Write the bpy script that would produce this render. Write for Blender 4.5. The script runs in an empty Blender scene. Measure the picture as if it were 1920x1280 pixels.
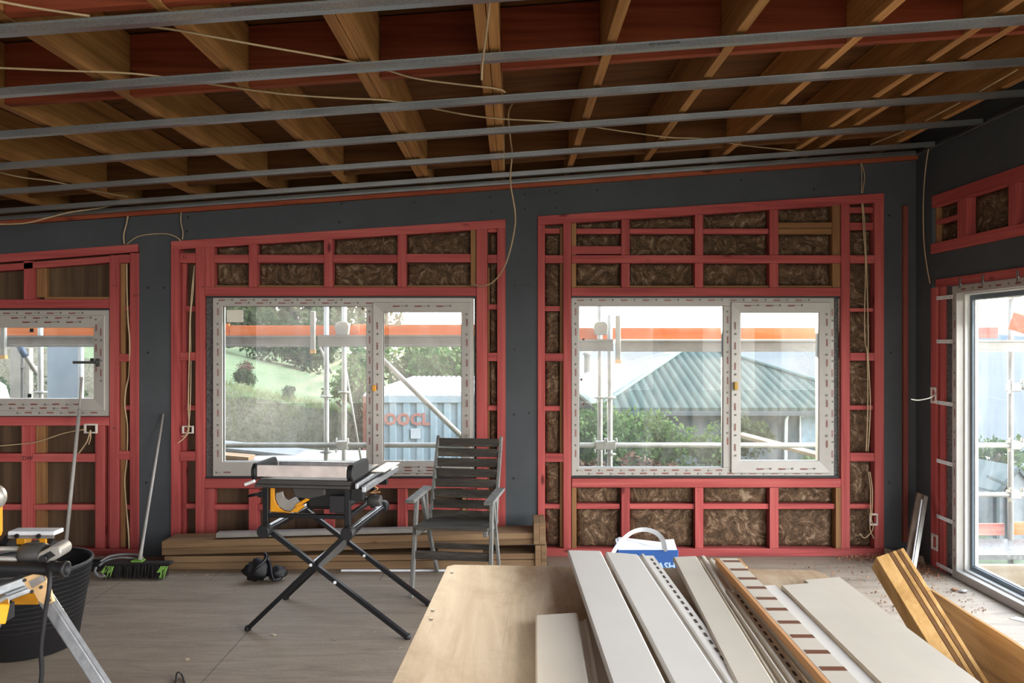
import bpy, bmesh, math, random
from mathutils import Vector, Matrix, noise
PI = math.pi
sc = bpy.context.scene
col = sc.collection
R = random.Random(7)

# ---------------------------------------------------------------- camera, world, sun, exposure
CZ, FPX, YW = 1.68, 1500.0, 6.25          # camera height, focal length in pixels, distance of the window wall
cd = bpy.data.cameras.new('camera'); cam = bpy.data.objects.new('camera', cd); col.objects.link(cam)
cd.sensor_width = 36; cd.lens = 36 * FPX / 1920; cd.clip_start = .05; cd.clip_end = 60000
cam.location = (0, 0, CZ); cam.rotation_euler = (PI / 2, 0, 0); sc.camera = cam

w = bpy.data.worlds.new('world'); sc.world = w; w.use_nodes = True
nt = w.node_tree; nt.nodes.clear()
out = nt.nodes.new('ShaderNodeOutputWorld'); bg = nt.nodes.new('ShaderNodeBackground')
tc = nt.nodes.new('ShaderNodeTexCoord'); sp = nt.nodes.new('ShaderNodeSeparateXYZ'); rp = nt.nodes.new('ShaderNodeValToRGB')
nt.links.new(tc.outputs['Generated'], sp.inputs[0]); nt.links.new(sp.outputs['Z'], rp.inputs[0])
rp.color_ramp.elements[0].position = 0.0; rp.color_ramp.elements[0].color = (1.0, .965, .92, 1)
rp.color_ramp.elements[1].position = .8; rp.color_ramp.elements[1].color = (.62, .74, .92, 1)
nt.links.new(rp.outputs[0], bg.inputs['Color']); bg.inputs['Strength'].default_value = 5.0
# sky strength raised towards the right, added to brighten the boards on the bench
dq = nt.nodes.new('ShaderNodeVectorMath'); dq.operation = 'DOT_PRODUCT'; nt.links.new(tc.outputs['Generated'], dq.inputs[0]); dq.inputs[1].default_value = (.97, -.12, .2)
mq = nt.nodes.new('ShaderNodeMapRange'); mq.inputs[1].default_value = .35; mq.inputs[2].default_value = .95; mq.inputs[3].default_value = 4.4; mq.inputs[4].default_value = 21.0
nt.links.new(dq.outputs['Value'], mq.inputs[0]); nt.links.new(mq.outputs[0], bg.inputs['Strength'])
# bright veil of the low sun in the haze
nm = nt.nodes.new('ShaderNodeVectorMath'); nm.operation = 'NORMALIZE'; nt.links.new(tc.outputs['Generated'], nm.inputs[0])
dt = nt.nodes.new('ShaderNodeVectorMath'); dt.operation = 'DOT_PRODUCT'; nt.links.new(nm.outputs[0], dt.inputs[0])
dt.inputs[1].default_value = (math.sin(math.radians(-6)), math.cos(math.radians(-6)), math.sin(math.radians(2.3)))
pw_ = nt.nodes.new('ShaderNodeMath'); pw_.operation = 'POWER'; mx_ = nt.nodes.new('ShaderNodeMath'); mx_.operation = 'MAXIMUM'; mx_.inputs[1].default_value = 0
nt.links.new(dt.outputs['Value'], mx_.inputs[0]); nt.links.new(mx_.outputs[0], pw_.inputs[0]); pw_.inputs[1].default_value = 900
bg2 = nt.nodes.new('ShaderNodeBackground'); bg2.inputs[0].default_value = (1, .86, .66, 1); ml_ = nt.nodes.new('ShaderNodeMath'); ml_.operation = 'MULTIPLY'; ml_.inputs[1].default_value = 30
nt.links.new(pw_.outputs[0], ml_.inputs[0]); nt.links.new(ml_.outputs[0], bg2.inputs['Strength'])
ad_ = nt.nodes.new('ShaderNodeAddShader'); nt.links.new(bg.outputs[0], ad_.inputs[0]); nt.links.new(bg2.outputs[0], ad_.inputs[1]); nt.links.new(ad_.outputs[0], out.inputs[0])

sd = bpy.data.lights.new('sun', 'SUN'); sd.energy = 13.0; sd.angle = math.radians(2.0); sd.color = (1, .80, .58)
sun = bpy.data.objects.new('sun', sd); col.objects.link(sun)
SUN_AZ, SUN_EL = math.radians(-6.0), math.radians(2.3)
sdir = Vector((math.sin(SUN_AZ) * math.cos(SUN_EL), math.cos(SUN_AZ) * math.cos(SUN_EL), math.sin(SUN_EL)))   # towards the sun
sun.rotation_euler = sdir.to_track_quat('Z', 'Y').to_euler()

vs = sc.view_settings
sc.display_settings.display_device = 'sRGB'
vs.view_transform = 'Standard'; vs.look = 'None'; vs.gamma = 1; vs.use_curve_mapping = False; vs.exposure = 0.1
sc.cycles.use_denoising = True
try: sc.cycles.denoiser = 'OPENIMAGEDENOISE'
except Exception: pass
sc.cycles.max_bounces = 10; sc.cycles.diffuse_bounces = 6; sc.cycles.glossy_bounces = 4
sc.cycles.transparent_max_bounces = 24; sc.cycles.transmission_bounces = 6
sc.cycles.sample_clamp_indirect = 8; sc.cycles.caustics_reflective = False; sc.cycles.caustics_refractive = False

def portal(name, loc, rot, sx, sy):
    l = bpy.data.lights.new(name, 'AREA'); l.shape = 'RECTANGLE'; l.size = sx; l.size_y = sy; l.energy = 1
    l.cycles.is_portal = True
    o = bpy.data.objects.new(name, l); o.location = loc; o.rotation_euler = rot; col.objects.link(o)

# ---------------------------------------------------------------- helpers
def P(px, py, Y): return Vector(((px - 960) * Y / FPX, Y, CZ - (py - 640) * Y / FPX))
def G(px, py, z=0.0):
    Y = FPX * (CZ - z) / (py - 640); return Vector(((px - 960) * Y / FPX, Y, z))
XR = 3.15
def RWp(px, py, X=XR):
    Y = X * FPX / (px - 960); return Vector((X, Y, CZ - (py - 640) * Y / FPX))

ALB = [1.0]
def lin(c, k=None):
    if isinstance(c, str):
        c = [int(c[i:i + 2], 16) / 255 for i in (0, 2, 4)]
    k = ALB[0] if k is None else k
    return tuple([k * (x / 12.92 if x <= .04045 else ((x + .055) / 1.055) ** 2.4) for x in c[:3]] + [1])

class Mat:
    """small node-graph builder"""
    def __init__(s, name, rough=.6, metal=0.0, spec=.5):
        s.m = bpy.data.materials.new(name); s.m.use_nodes = True
        s.t = s.m.node_tree; s.b = s.t.nodes['Principled BSDF']
        s.b.inputs['Roughness'].default_value = rough; s.b.inputs['Metallic'].default_value = metal
        s.b.inputs['Specular IOR Level'].default_value = spec
    def n(s, k, **kw):
        nd = s.t.nodes.new(k)
        for a, v in kw.items(): setattr(nd, a, v)
        return nd
    def l(s, a, b): s.t.links.new(a, b)
    def coord(s, scale=(1, 1, 1), rnd=True):
        tc = s.n('ShaderNodeTexCoord'); mp = s.n('ShaderNodeMapping'); mp.inputs['Scale'].default_value = scale
        s.l(tc.outputs['Object'], mp.inputs[0])
        if rnd:
            oi = s.n('ShaderNodeObjectInfo'); ml = s.n('ShaderNodeMath', operation='MULTIPLY'); ml.inputs[1].default_value = 37.0
            s.l(oi.outputs['Random'], ml.inputs[0]); s.l(ml.outputs[0], mp.inputs['Location'])
        return mp.outputs[0]
    def noise(s, vec, scale=5, detail=4, rough=.6, dist=0):
        nz = s.n('ShaderNodeTexNoise'); nz.inputs['Scale'].default_value = scale; nz.inputs['Detail'].default_value = detail
        nz.inputs['Roughness'].default_value = rough; nz.inputs['Distortion'].default_value = dist
        s.l(vec, nz.inputs['Vector']); return nz.outputs['Fac']
    def ramp(s, fac, stops):
        r = s.n('ShaderNodeValToRGB'); e = r.color_ramp.elements
        while len(e) < len(stops): e.new(.5)
        for i, (p, c) in enumerate(stops): e[i].position = p; e[i].color = lin(c)
        s.l(fac, r.inputs[0]); return r.outputs[0]
    def mix(s, fac, a, b, mode='MIX'):
        m = s.n('ShaderNodeMix', data_type='RGBA', blend_type=mode)
        for sock, v in ((m.inputs[0], fac), (m.inputs[6], a), (m.inputs[7], b)):
            if hasattr(v, 'is_output') or hasattr(v, 'links'): s.l(v, sock)
            else: sock.default_value = v
        return m.outputs[2]
    def bump(s, h, st=.2, d=.01):
        b = s.n('ShaderNodeBump'); b.inputs['Strength'].default_value = st; b.inputs['Distance'].default_value = d
        s.l(h, b.inputs['Height']); s.l(b.outputs[0], s.b.inputs['Normal'])
    def color(s, c):
        if hasattr(c, 'links'): s.l(c, s.b.inputs['Base Color'])
        else: s.b.inputs['Base Color'].default_value = lin(c)
        return s

def plain(name, c, rough=.5, metal=0, spec=.5, var=.08, nscale=8):
    m = Mat(name, rough, metal, spec); v = m.coord()
    f = m.noise(v, nscale, 5)
    a = [int(c[i:i + 2], 16) / 255 for i in (0, 2, 4)]
    m.color(m.ramp(f, [(.3, [max(0, x * (1 - var)) for x in a]), (.7, [min(1, x * (1 + var)) for x in a])]))
    return m.m

def timber(name, cs, grain='x', rough=.7, knots=True, fine=60, bumpy=.15, knotcol='4a1c16', varobj=.12, kd=.055):
    """cs = dark, mid, light colour; grain runs along the given axis"""
    m = Mat(name, rough, spec=.25)
    lo, hi = 1.1, fine
    sc_ = {'x': (lo, hi, hi), 'y': (hi, lo, hi), 'z': (hi, hi, lo)}[grain]
    v = m.coord(sc_); f1 = m.noise(v, 1.0, 5, .65, .4)
    s2 = {'x': (.5, 9, 9), 'y': (9, .5, 9), 'z': (9, 9, .5)}[grain]
    v2 = m.coord(s2); f2 = m.noise(v2, 1.0, 3, .5, 1.2)
    add = m.n('ShaderNodeMath', operation='ADD'); mu = m.n('ShaderNodeMath', operation='MULTIPLY'); mu.inputs[1].default_value = .5
    m.l(f1, add.inputs[0]); m.l(f2, add.inputs[1]); m.l(add.outputs[0], mu.inputs[0])
    c = m.ramp(mu.outputs[0], [(.32, cs[0]), (.5, cs[1]), (.68, cs[2])])
    if knots:
        v3 = m.coord({'x': (2.2, 6, 6), 'y': (6, 2.2, 6), 'z': (6, 6, 2.2)}[grain])
        vo = m.n('ShaderNodeTexVoronoi'); vo.inputs['Scale'].default_value = 1.0; m.l(v3, vo.inputs['Vector'])
        r = m.n('ShaderNodeMapRange'); r.inputs[1].default_value = kd; r.inputs[2].default_value = kd * 2.4
        r.inputs[3].default_value = .85; r.inputs[4].default_value = 0; m.l(vo.outputs['Distance'], r.inputs[0])
        c = m.mix(r.outputs[0], c, lin(knotcol))
    if varobj:
        oi = m.n('ShaderNodeObjectInfo'); mr = m.n('ShaderNodeMapRange'); mr.inputs[3].default_value = 1 - varobj; mr.inputs[4].default_value = 1 + varobj
        m.l(oi.outputs['Random'], mr.inputs[0])
        hs = m.n('ShaderNodeHueSaturation'); m.l(mr.outputs[0], hs.inputs['Value']); m.l(c, hs.inputs['Color']); c = hs.outputs[0]
    m.color(c)
    if bumpy: m.bump(f1, bumpy, .003)
    return m.m

class MB:
    def __init__(s, M=None): s.bm = bmesh.new(); s.M = M
    def quad8(s, c):
        v = [s.bm.verts.new(p) for p in c]
        for f in ((0, 3, 2, 1), (4, 5, 6, 7), (0, 1, 5, 4), (1, 2, 6, 5), (2, 3, 7, 6), (3, 0, 4, 7)):
            s.bm.faces.new([v[i] for i in f])
        return s
    def box(s, x0, x1, y0, y1, z0, z1):
        if x0 > x1: x0, x1 = x1, x0
        if y0 > y1: y0, y1 = y1, y0
        if z0 > z1: z0, z1 = z1, z0
        return s.quad8([(x0, y0, z0), (x1, y0, z0), (x1, y1, z0), (x0, y1, z0), (x0, y0, z1), (x1, y0, z1), (x1, y1, z1), (x0, y1, z1)])
    def bar(s, a, b, wd, ht, up=(0, 0, 1), taper=1.0):
        a, b = Vector(a), Vector(b); d = (b - a).normalized(); up = Vector(up)
        if abs(d.dot(up)) > .98: up = Vector((0, 1, 0))
        sx = d.cross(up).normalized(); sz = sx.cross(d).normalized(); c = []
        for p, k in ((a, 1), (b, taper)):
            for i, j in ((-1, -1), (1, -1), (1, 1), (-1, 1)): c.append(p + sx * (i * wd / 2 * k) + sz * (j * ht / 2 * k))
        return s.quad8(c)
    def prism(s, pts, vec, cap=True):
        n = len(pts); a = [s.bm.verts.new(p) for p in pts]; b = [s.bm.verts.new(Vector(p) + Vector(vec)) for p in pts]
        for i in range(n): s.bm.faces.new((a[i], a[(i + 1) % n], b[(i + 1) % n], b[i]))
        if cap: s.bm.faces.new(a[::-1]); s.bm.faces.new(b)
        return s
    def tube(s, pts, r, seg=10, cap=True, radii=None):
        pts = [Vector(p) for p in pts]; rings = []; n = None
        for i, p in enumerate(pts):
            d = (pts[min(i + 1, len(pts) - 1)] - pts[max(i - 1, 0)]).normalized()
            if n is None:
                n = Vector((0, 0, 1)) if abs(d.z) < .9 else Vector((1, 0, 0))
            n = (n - d * n.dot(d)).normalized(); bnrm = d.cross(n); rr = radii[i] if radii else r
            rings.append([s.bm.verts.new(p + (n * math.cos(t) + bnrm * math.sin(t)) * rr) for t in [2 * PI * k / seg for k in range(seg)]])
        for a, b in zip(rings, rings[1:]):
            for k in range(seg):
                f = s.bm.faces.new((a[k], a[(k + 1) % seg], b[(k + 1) % seg], b[k])); f.smooth = True
        if cap: s.bm.faces.new(rings[0][::-1]); s.bm.faces.new(rings[-1])
        return s
    def lathe(s, c, prof, seg=32, axis='z', close=False):
        c = Vector(c); rings = []
        for r, h in prof:
            ring = []
            for k in range(seg):
                t = 2 * PI * k / seg; u, v = r * math.cos(t), r * math.sin(t)
                o = {'z': (u, v, h), 'y': (u, h, v), 'x': (h, u, v)}[axis]
                ring.append(s.bm.verts.new(c + Vector(o)))
            rings.append(ring)
        prs = list(zip(rings, rings[1:])) + ([(rings[-1], rings[0])] if close else [])
        for a, b in prs:
            for k in range(seg):
                f = s.bm.faces.new((a[k], a[(k + 1) % seg], b[(k + 1) % seg], b[k])); f.smooth = True
        if not close: s.bm.faces.new(rings[0][::-1]); s.bm.faces.new(rings[-1])
        return s
    def ico(s, c, r, sub=2, sq=(1, 1, 1), amp=0, fr=2):
        g = bmesh.ops.create_icosphere(s.bm, subdivisions=sub, radius=1)
        for v in g['verts']:
            k = 1 + amp * noise.noise(v.co * fr + Vector(c))
            v.co = Vector((v.co.x * r * sq[0] * k, v.co.y * r * sq[1] * k, v.co.z * r * sq[2] * k)) + Vector(c)
            for f in v.link_faces: f.smooth = True
        return s
    def build(s, name, mat, parent=None, bevel=0, seg=1, label=None, cat=None, group=None, kind=None, solid=0):
        bm = s.bm
        if s.M is not None: bmesh.ops.transform(bm, matrix=s.M, verts=bm.verts)
        bmesh.ops.recalc_face_normals(bm, faces=bm.faces)
        xs = [v.co for v in bm.verts]
        lo = Vector([min(p[i] for p in xs) for i in range(3)]); hi = Vector([max(p[i] for p in xs) for i in range(3)])
        org = (lo + hi) / 2
        if parent is None: org.z = lo.z
        bmesh.ops.translate(bm, vec=-org, verts=bm.verts)
        me = bpy.data.meshes.new(name); bm.to_mesh(me); bm.free()
        o = bpy.data.objects.new(name, me); col.objects.link(o)
        if isinstance(mat, (list, tuple)):
            for m_ in mat: me.materials.append(m_)
        else: me.materials.append(mat)
        if parent is not None:
            o.parent = parent; base = Vector((0, 0, 0)); q = parent
            while q is not None: base += q.location; q = q.parent
            o.location = org - base
        else: o.location = org
        if bevel:
            b = o.modifiers.new('bevel', 'BEVEL'); b.width = bevel; b.segments = seg; b.limit_method = 'ANGLE'; b.harden_normals = False
        if label: o['label'] = label
        if cat: o['category'] = cat
        if group: o['group'] = group
        if kind: o['kind'] = kind
        return o

def empty(name, loc, label, cat, group=None):
    e = bpy.data.objects.new(name, None); e.location = Vector(loc); e.empty_display_size = .1; col.objects.link(e)
    e['label'] = label; e['category'] = cat
    if group: e['group'] = group
    return e

_font = None
def text_mb(mb, s, size, M, ext=.0008, spacing=1.0, bold=0.0):
    """letters as real thin geometry appended to mb, M maps the text plane (x right, y up) into the place"""
    cu = bpy.data.curves.new('t', 'FONT'); cu.body = s; cu.size = size; cu.extrude = ext; cu.space_character = spacing; cu.offset = bold
    cu.resolution_u = 2
    ob = bpy.data.objects.new('t', cu); col.objects.link(ob)
    me = bpy.data.meshes.new_from_object(ob.evaluated_get(bpy.context.evaluated_depsgraph_get()))
    me.transform(M); mb.bm.from_mesh(me)
    bpy.data.objects.remove(ob); bpy.data.meshes.remove(me); bpy.data.curves.remove(cu)
    return mb
ORD = ['first', 'second', 'third', 'fourth', 'fifth', 'sixth', 'seventh', 'eighth', 'ninth', 'tenth', 'eleventh', 'twelfth', 'thirteenth', 'fourteenth', 'fifteenth']
# ---------------------------------------------------------------- materials
M = {}
M['pink'] = timber('pink_treated_timber', ('843736', 'a64b48', 'b8605a'), 'x', fine=45, knotcol='4c1516', kd=.05)
M['pinkz'] = timber('pink_treated_timber_upright', ('843736', 'a64b48', 'b8605a'), 'z', fine=45, knotcol='4c1516', kd=.05)
M['amber'] = timber('untreated_amber_timber', ('6c4a2e', '8a633f', '9c744c'), 'z', fine=45, knots=False)
M['amberx'] = timber('untreated_amber_timber_level', ('6c4a2e', '8a633f', '9c744c'), 'x', fine=45, knots=False)
M['lvl'] = timber('golden_laminated_joist', ('7c5330', 'ad7a48', 'c9965f'), 'y', fine=60, knots=False, varobj=.15)
M['block'] = timber('red_oxide_blocking', ('682a18', '8a4129', '9c5335'), 'x', fine=35, knotcol='401208', kd=.06, varobj=.15)
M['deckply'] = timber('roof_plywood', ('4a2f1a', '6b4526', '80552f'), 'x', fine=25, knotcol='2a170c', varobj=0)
M['brownply'] = timber('brown_backing_plywood', ('3b2a1c', '544030', '63503c'), 'z', fine=20, knotcol='2a1c12', varobj=0)
M['lvlstack'] = timber('stacked_framing_timber', ('695038', '80654a', '93785a'), 'x', fine=50, knotcol='6a4428', kd=.03)
M['bench'] = timber('bench_plywood', ('9c8062', 'b39a7c', 'c6b194'), 'y', fine=9, knotcol='6b5038', kd=.03, varobj=0, bumpy=.05)
m = Mat('worn_bench_plywood', .6, spec=.25); v = m.coord((6, .8, 6), rnd=False); f = m.noise(v, 2, 6, .65, .6); v2 = m.coord((1, 1, 1), rnd=False); g = m.noise(v2, 2.6, 6, .7, 1.0); h = m.noise(v2, 9, 5, .75, 1.5)
c = m.ramp(f, [(.3, 'a68c6e'), (.5, 'c2ab8e'), (.7, 'd6c4a8')]); c = m.mix(m.ramp(g, [(.48, '000000'), (.68, 'c0c0c0')]), c, lin('94714c')); c = m.mix(m.ramp(h, [(.6, '000000'), (.72, '909090')]), c, lin('ddd2c0'))
br = m.n('ShaderNodeTexBrick'); br.inputs['Color1'].default_value = (1, 1, 1, 1); br.inputs['Color2'].default_value = (1, 1, 1, 1); br.inputs['Mortar'].default_value = (.55, .48, .42, 1)
br.inputs['Scale'].default_value = 1; br.inputs['Mortar Size'].default_value = .0012; br.inputs['Brick Width'].default_value = .19; br.inputs['Row Height'].default_value = .43
vv_ = m.coord((1, 1, 1), rnd=False)
for nd in m.t.nodes:
    if nd.type == 'MAPPING' and nd.outputs[0] == vv_: nd.inputs['Rotation'].default_value = (0, 0, .06)
m.l(vv_, br.inputs['Vector']); c = m.mix(m.ramp(g, [(.4, 'b0b0b0'), (.55, '202020')]), c, m.mix(1.0, c, br.outputs['Color'], 'MULTIPLY')); m.color(c); M['bench'] = m.m
M['ply'] = timber('orange_plywood_sheet', ('9c7542', 'c79c62', 'deb983'), 'y', fine=14, knotcol='7a4a22', kd=.04, bumpy=.05)
M['greywood'] = timber('weathered_grey_timber', ('2a2622', '3e3933', '58524a'), 'x', fine=90, knots=False, varobj=.06, rough=.75)
M['greywoodz'] = timber('weathered_grey_timber_leg', ('4c4b48', '6a6966', '8a8985'), 'z', fine=90, knots=False, varobj=.05, rough=.7)
M['steel'] = None
m = Mat('galvanised_steel', .32, .8); v = m.coord((1, 1, 1)); f = m.noise(v, 260, 4, .7); f2 = m.noise(v, 4, 3)
m.color(m.ramp(f, [(.35, '8d8f90'), (.65, 'aeb0b1')])); rr = m.n('ShaderNodeMapRange'); rr.inputs[3].default_value = .22; rr.inputs[4].default_value = .45
m.l(f2, rr.inputs[0]); m.l(rr.outputs[0], m.b.inputs['Roughness']); M['steel'] = m.m
m = Mat('dark_wall_board', .85, spec=.2); v = m.coord(rnd=False); f = m.noise(v, 3, 5); g = m.noise(v, 300, 2)
m.color(m.mix(.25, m.ramp(f, [(.3, '44474a'), (.7, '4f5255')]), m.ramp(g, [(.3, '303234'), (.7, '56585a')]))); M['board'] = m.m
# insulation: swirling fibres
m = Mat('brown_glass_wool', .95, spec=.1); v = m.coord((1, 1, 1)); f = m.noise(v, 6.5, 6, .68, 3.0); g = m.noise(v, 34, 4, .7, 3.5)
c1 = m.ramp(f, [(.32, '21170f'), (.45, '463223'), (.55, '6b523e'), (.66, 'aa937b')]); c2 = m.ramp(g, [(.35, '33241a'), (.65, '9c846c')])
m.color(m.mix(.3, c1, c2)); m.bump(f, .9, .03); M['wool'] = m.m
M['pvc'] = plain('white_window_plastic', 'a8a29b', .35, var=.02)
M['pvc2'] = plain('bare_white_plastic', 'e6e6e2', .3, var=.02)
M['seal'] = plain('dark_rubber_seal', '1c1f22', .5)
M['sealblue'] = plain('blue_grey_gasket', '56636d', .4)
M['markred'] = plain('brown_red_print', '7a3226', .6)
M['markgrey'] = plain('grey_print', '6b665e', .6)
M['black'] = plain('black_paint', '17161a', .35)
M['blacksteel'] = plain('black_powder_coat', '0f0f12', .35, spec=.4)
M['blackrub'] = plain('black_rubber', '0e0d0f', .6)
M['darkgrey'] = plain('dark_grey_cast_metal', '3c3a38', .5)
M['alu'] = plain('brushed_aluminium', 'b9bcc0', .35, metal=.85, nscale=30)
M['yellow'] = plain('tool_yellow', 'd99310', .45)
M['cream'] = plain('faded_cream_yellow', 'dcb683', .5)
M['silver'] = plain('silver_painted_metal', '96928c', .4, metal=.3)
M['cable'] = plain('beige_cable_sheath', 'b39a78', .5)
M['whitecable'] = plain('white_cable_sheath', 'd2ccc2', .45)
M['socket'] = plain('white_plastic_bracket', 'cfc6bd', .5)
M['zinc'] = plain('zinc_plated_strap', 'dcdedf', .35)
M['cladding'] = plain('primed_cream_weatherboard', 'd0c8b8', .45, var=.025, nscale=3)
M['claddingw'] = plain('white_primed_weatherboard', 'dddad3', .42, var=.02, nscale=3)
M['slot'] = plain('dark_slot', '3a322a', .8)
M['orangestrip'] = timber('orange_timber_strip', ('b98050', 'cf9865', 'dcab7c'), 'y', fine=50, knots=False, varobj=0)
M['saddle'] = plain('brown_plastic_spacer', '6e4228', .6)
M['blue'] = plain('blue_printed_card', '164a8c', .5, var=.06)
M['cardwhite'] = plain('white_paper_card', 'dfe3e8', .6)
M['cardtext'] = plain('pale_blue_print', '9db6d2', .6)
M['green'] = plain('lime_green_bristle', '6f9c3a', .6)
M['darkbrush'] = plain('dark_bristle', '221d1c', .9)
M['greyhose'] = plain('grey_hose', '6e6c6c', .5)
M['pole'] = plain('dull_white_pole', '99948e', .5)
M['screw'] = plain('black_screw_head', '101010', .5)
# floor
m = Mat('particle_board_floor', .6, spec=.35); v = m.coord(rnd=False)
vs1 = m.coord((.9, 7, 1), rnd=False); f = m.noise(vs1, 2.2, 6, .7, .8); g = m.noise(v, .9, 4); h = m.noise(v, 120, 3)
c = m.ramp(f, [(.3, '77695c'), (.5, '918170'), (.7, 'a3927e')])
c = m.mix(m.ramp(g, [(.4, '000000'), (.7, '606060')]), c, lin('5f554d')); c = m.mix(.2, c, m.ramp(h, [(.3, '50463f'), (.7, 'a39788')]))
br = m.n('ShaderNodeTexBrick'); br.inputs['Color1'].default_value = (1, 1, 1, 1); br.inputs['Color2'].default_value = (1, 1, 1, 1); br.inputs['Mortar'].default_value = (.45, .42, .4, 1)
br.inputs['Scale'].default_value = 1; br.inputs['Mortar Size'].default_value = .0035; br.inputs['Brick Width'].default_value = 1.2; br.inputs['Row Height'].default_value = 2.4
mp = m.coord(rnd=False); mpn = m.t.nodes[-1]; 
for nd in m.t.nodes:
    if nd.type == 'MAPPING' and nd.outputs[0] == mp: nd.inputs['Rotation'].default_value = (0, 0, 0); nd.inputs['Location'].default_value = (.33, .9, 0)
m.l(mp, br.inputs['Vector']); c = m.mix(1.0, c, br.outputs['Color'], 'MULTIPLY')
m.color(c); m.bump(h, .15, .003); M['floor'] = m.m
# glass: clear, thin, a little dusty
m = Mat('dusty_window_glass'); t = m.t; t.nodes.remove(m.b)
tr = m.n('ShaderNodeBsdfTransparent'); tr.inputs[0].default_value = (.97, .985, .98, 1)
gl = m.n('ShaderNodeBsdfGlossy'); gl.inputs['Roughness'].default_value = .0
lw = m.n('ShaderNodeLayerWeight'); pw = m.n('ShaderNodeMath', operation='POWER'); pw.inputs[1].default_value = 4
m.l(lw.outputs['Facing'], pw.inputs[0]); mr = m.n('ShaderNodeMapRange'); mr.inputs[3].default_value = .016; mr.inputs[4].default_value = .35; m.l(pw.outputs[0], mr.inputs[0])
mx = m.n('ShaderNodeMixShader'); m.l(mr.outputs[0], mx.inputs[0]); m.l(tr.outputs[0], mx.inputs[1]); m.l(gl.outputs[0], mx.inputs[2])
tl = m.n('ShaderNodeBsdfTranslucent'); tl.inputs[0].default_value = (.9, .9, .88, 1)
v = m.coord((1, 1, .5), rnd=False); f = m.noise(v, 3.2, 6, .65, 1.2); mr2 = m.n('ShaderNodeMapRange'); mr2.inputs[1].default_value = .4; mr2.inputs[2].default_value = .75; mr2.inputs[3].default_value = .006; mr2.inputs[4].default_value = .035
m.l(f, mr2.inputs[0]); mx2 = m.n('ShaderNodeMixShader'); m.l(mr2.outputs[0], mx2.inputs[0]); m.l(mx.outputs[0], mx2.inputs[1]); m.l(tl.outputs[0], mx2.inputs[2])
m.l(mx2.outputs[0], t.nodes['Material Output'].inputs[0]); M['glass'] = m.m
m = Mat('grey_gap_foam', .9); v = m.coord(); f = m.noise(v, 60, 5, .7, 1); m.color(m.ramp(f, [(.35, '2e2c2b'), (.65, '6f6d6b')])); m.bump(f, .6, .01); M['foam'] = m.m

# ---------------------------------------------------------------- room shell
SL = .072                                  # slope of the ceiling, rising to the right
def zb(x): return CZ + 1.22 + SL * x       # underside of the steel battens
def zj(x): return zb(x) + .045             # underside of the joists
JD = .29
XL, YB = -5.6, -2.6
MB().box(XL - .2, XR + .25, YB - .4, YW + .2, -.12, 0).build('floor', M['floor'], kind='structure')
# roof deck above the joists
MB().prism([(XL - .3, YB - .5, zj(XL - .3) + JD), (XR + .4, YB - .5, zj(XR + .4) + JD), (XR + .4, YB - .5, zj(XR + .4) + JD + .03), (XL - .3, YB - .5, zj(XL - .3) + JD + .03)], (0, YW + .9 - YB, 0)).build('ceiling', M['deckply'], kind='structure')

def wx(px): return (px - 960) * YW / FPX
def wz(py): return CZ - (py - 640) * YW / FPX
YBD = YW + .012                            # face of the dark board
# window openings (left, right, top, bottom) on the far wall in photo pixels
OPN = {'A': (-60, 205, 579, 781), 'B': (384, 893, 555, 897), 'C': (1071, 1577, 556, 896)}
BAY = {'A': (-120, 260), 'B': (320, 948), 'C': (1008, 1658)}
def toppx(px): return 405 - .0672 * (px - 1008)         # top edge of the framing bays
bm = MB()
def ztop(x): return zb(x) - .03
def bpx(x0, x1, z0, z1a, z1b=None, y0=YBD, y1=YW + .14):
    z1b = z1a if z1b is None else z1b
    bm.quad8([(x0, y0, z0), (x1, y0, z0), (x1, y1, z0), (x0, y1, z0), (x0, y0, z1a), (x1, y0, z1b), (x1, y1, z1b), (x0, y1, z1a)])
xa0 = XL - .1
piers = [(wx(260), wx(320)), (wx(948), wx(1008)), (wx(1658), XR + .12)]
for a, b in piers: bpx(a, b, 0, ztop(a), ztop(b))
for k, (a, b) in BAY.items():
    xa, xb = (xa0 if k == 'A' else wx(a)), wx(b)
    za = wz(toppx(960 + xa * 240) + (3 if k != 'A' else 6)); zb_ = wz(toppx(b) + (3 if k != 'A' else 6))
    # dark board above the bay
    bm.quad8([(xa, YBD, za), (xb, YBD, zb_), (xb, YW + .14, zb_), (xa, YW + .14, za), (xa, YBD, ztop(xa)), (xb, YBD, ztop(xb)), (xb, YW + .14, ztop(xb)), (xa, YW + .14, ztop(xa))])
bm.build('wall_far', M['board'], kind='structure')
# sheathing behind the framing, with the window holes
for k, (a, b) in BAY.items():
    l, r, t, bo = [f(v) for f, v in zip((wx, wx, wz, wz), OPN[k])]
    xa, xb = (xa0 if k == 'A' else wx(a)), wx(b)
    if k == 'A': l = max(l, xa0 + .05)
    y0, y1 = YW + .095, YW + .13
    bm = MB()
    zt = wz(toppx(b)) + .0
    bm.box(xa, l, y0, y1, 0, zt); bm.box(r, xb, y0, y1, 0, zt); bm.box(l, r, y0, y1, t, zt); bm.box(l, r, y0, y1, 0, bo)
    bm.build('wall_far_sheathing', M['brownply'], kind='structure')
# left wall, back wall with its wide glazed opening (behind the camera)
MB().box(XL - .12, XL, YB, YW + .14, 0, 2.96).build('wall_left', M['board'], kind='structure')
bm = MB(); bm.box(XL, -4.9, YB - .12, YB, 0, 3.0); bm.box(2.7, XR + .1, YB - .12, YB, 0, 3.5); bm.box(-4.9, 2.7, YB - .12, YB, 2.75, 3.3)
for x in (-2.4, .1): bm.box(x - .05, x + .05, YB - .12, YB, 0, 2.75)
bm.build('wall_back', M['board'], kind='structure')
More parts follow.
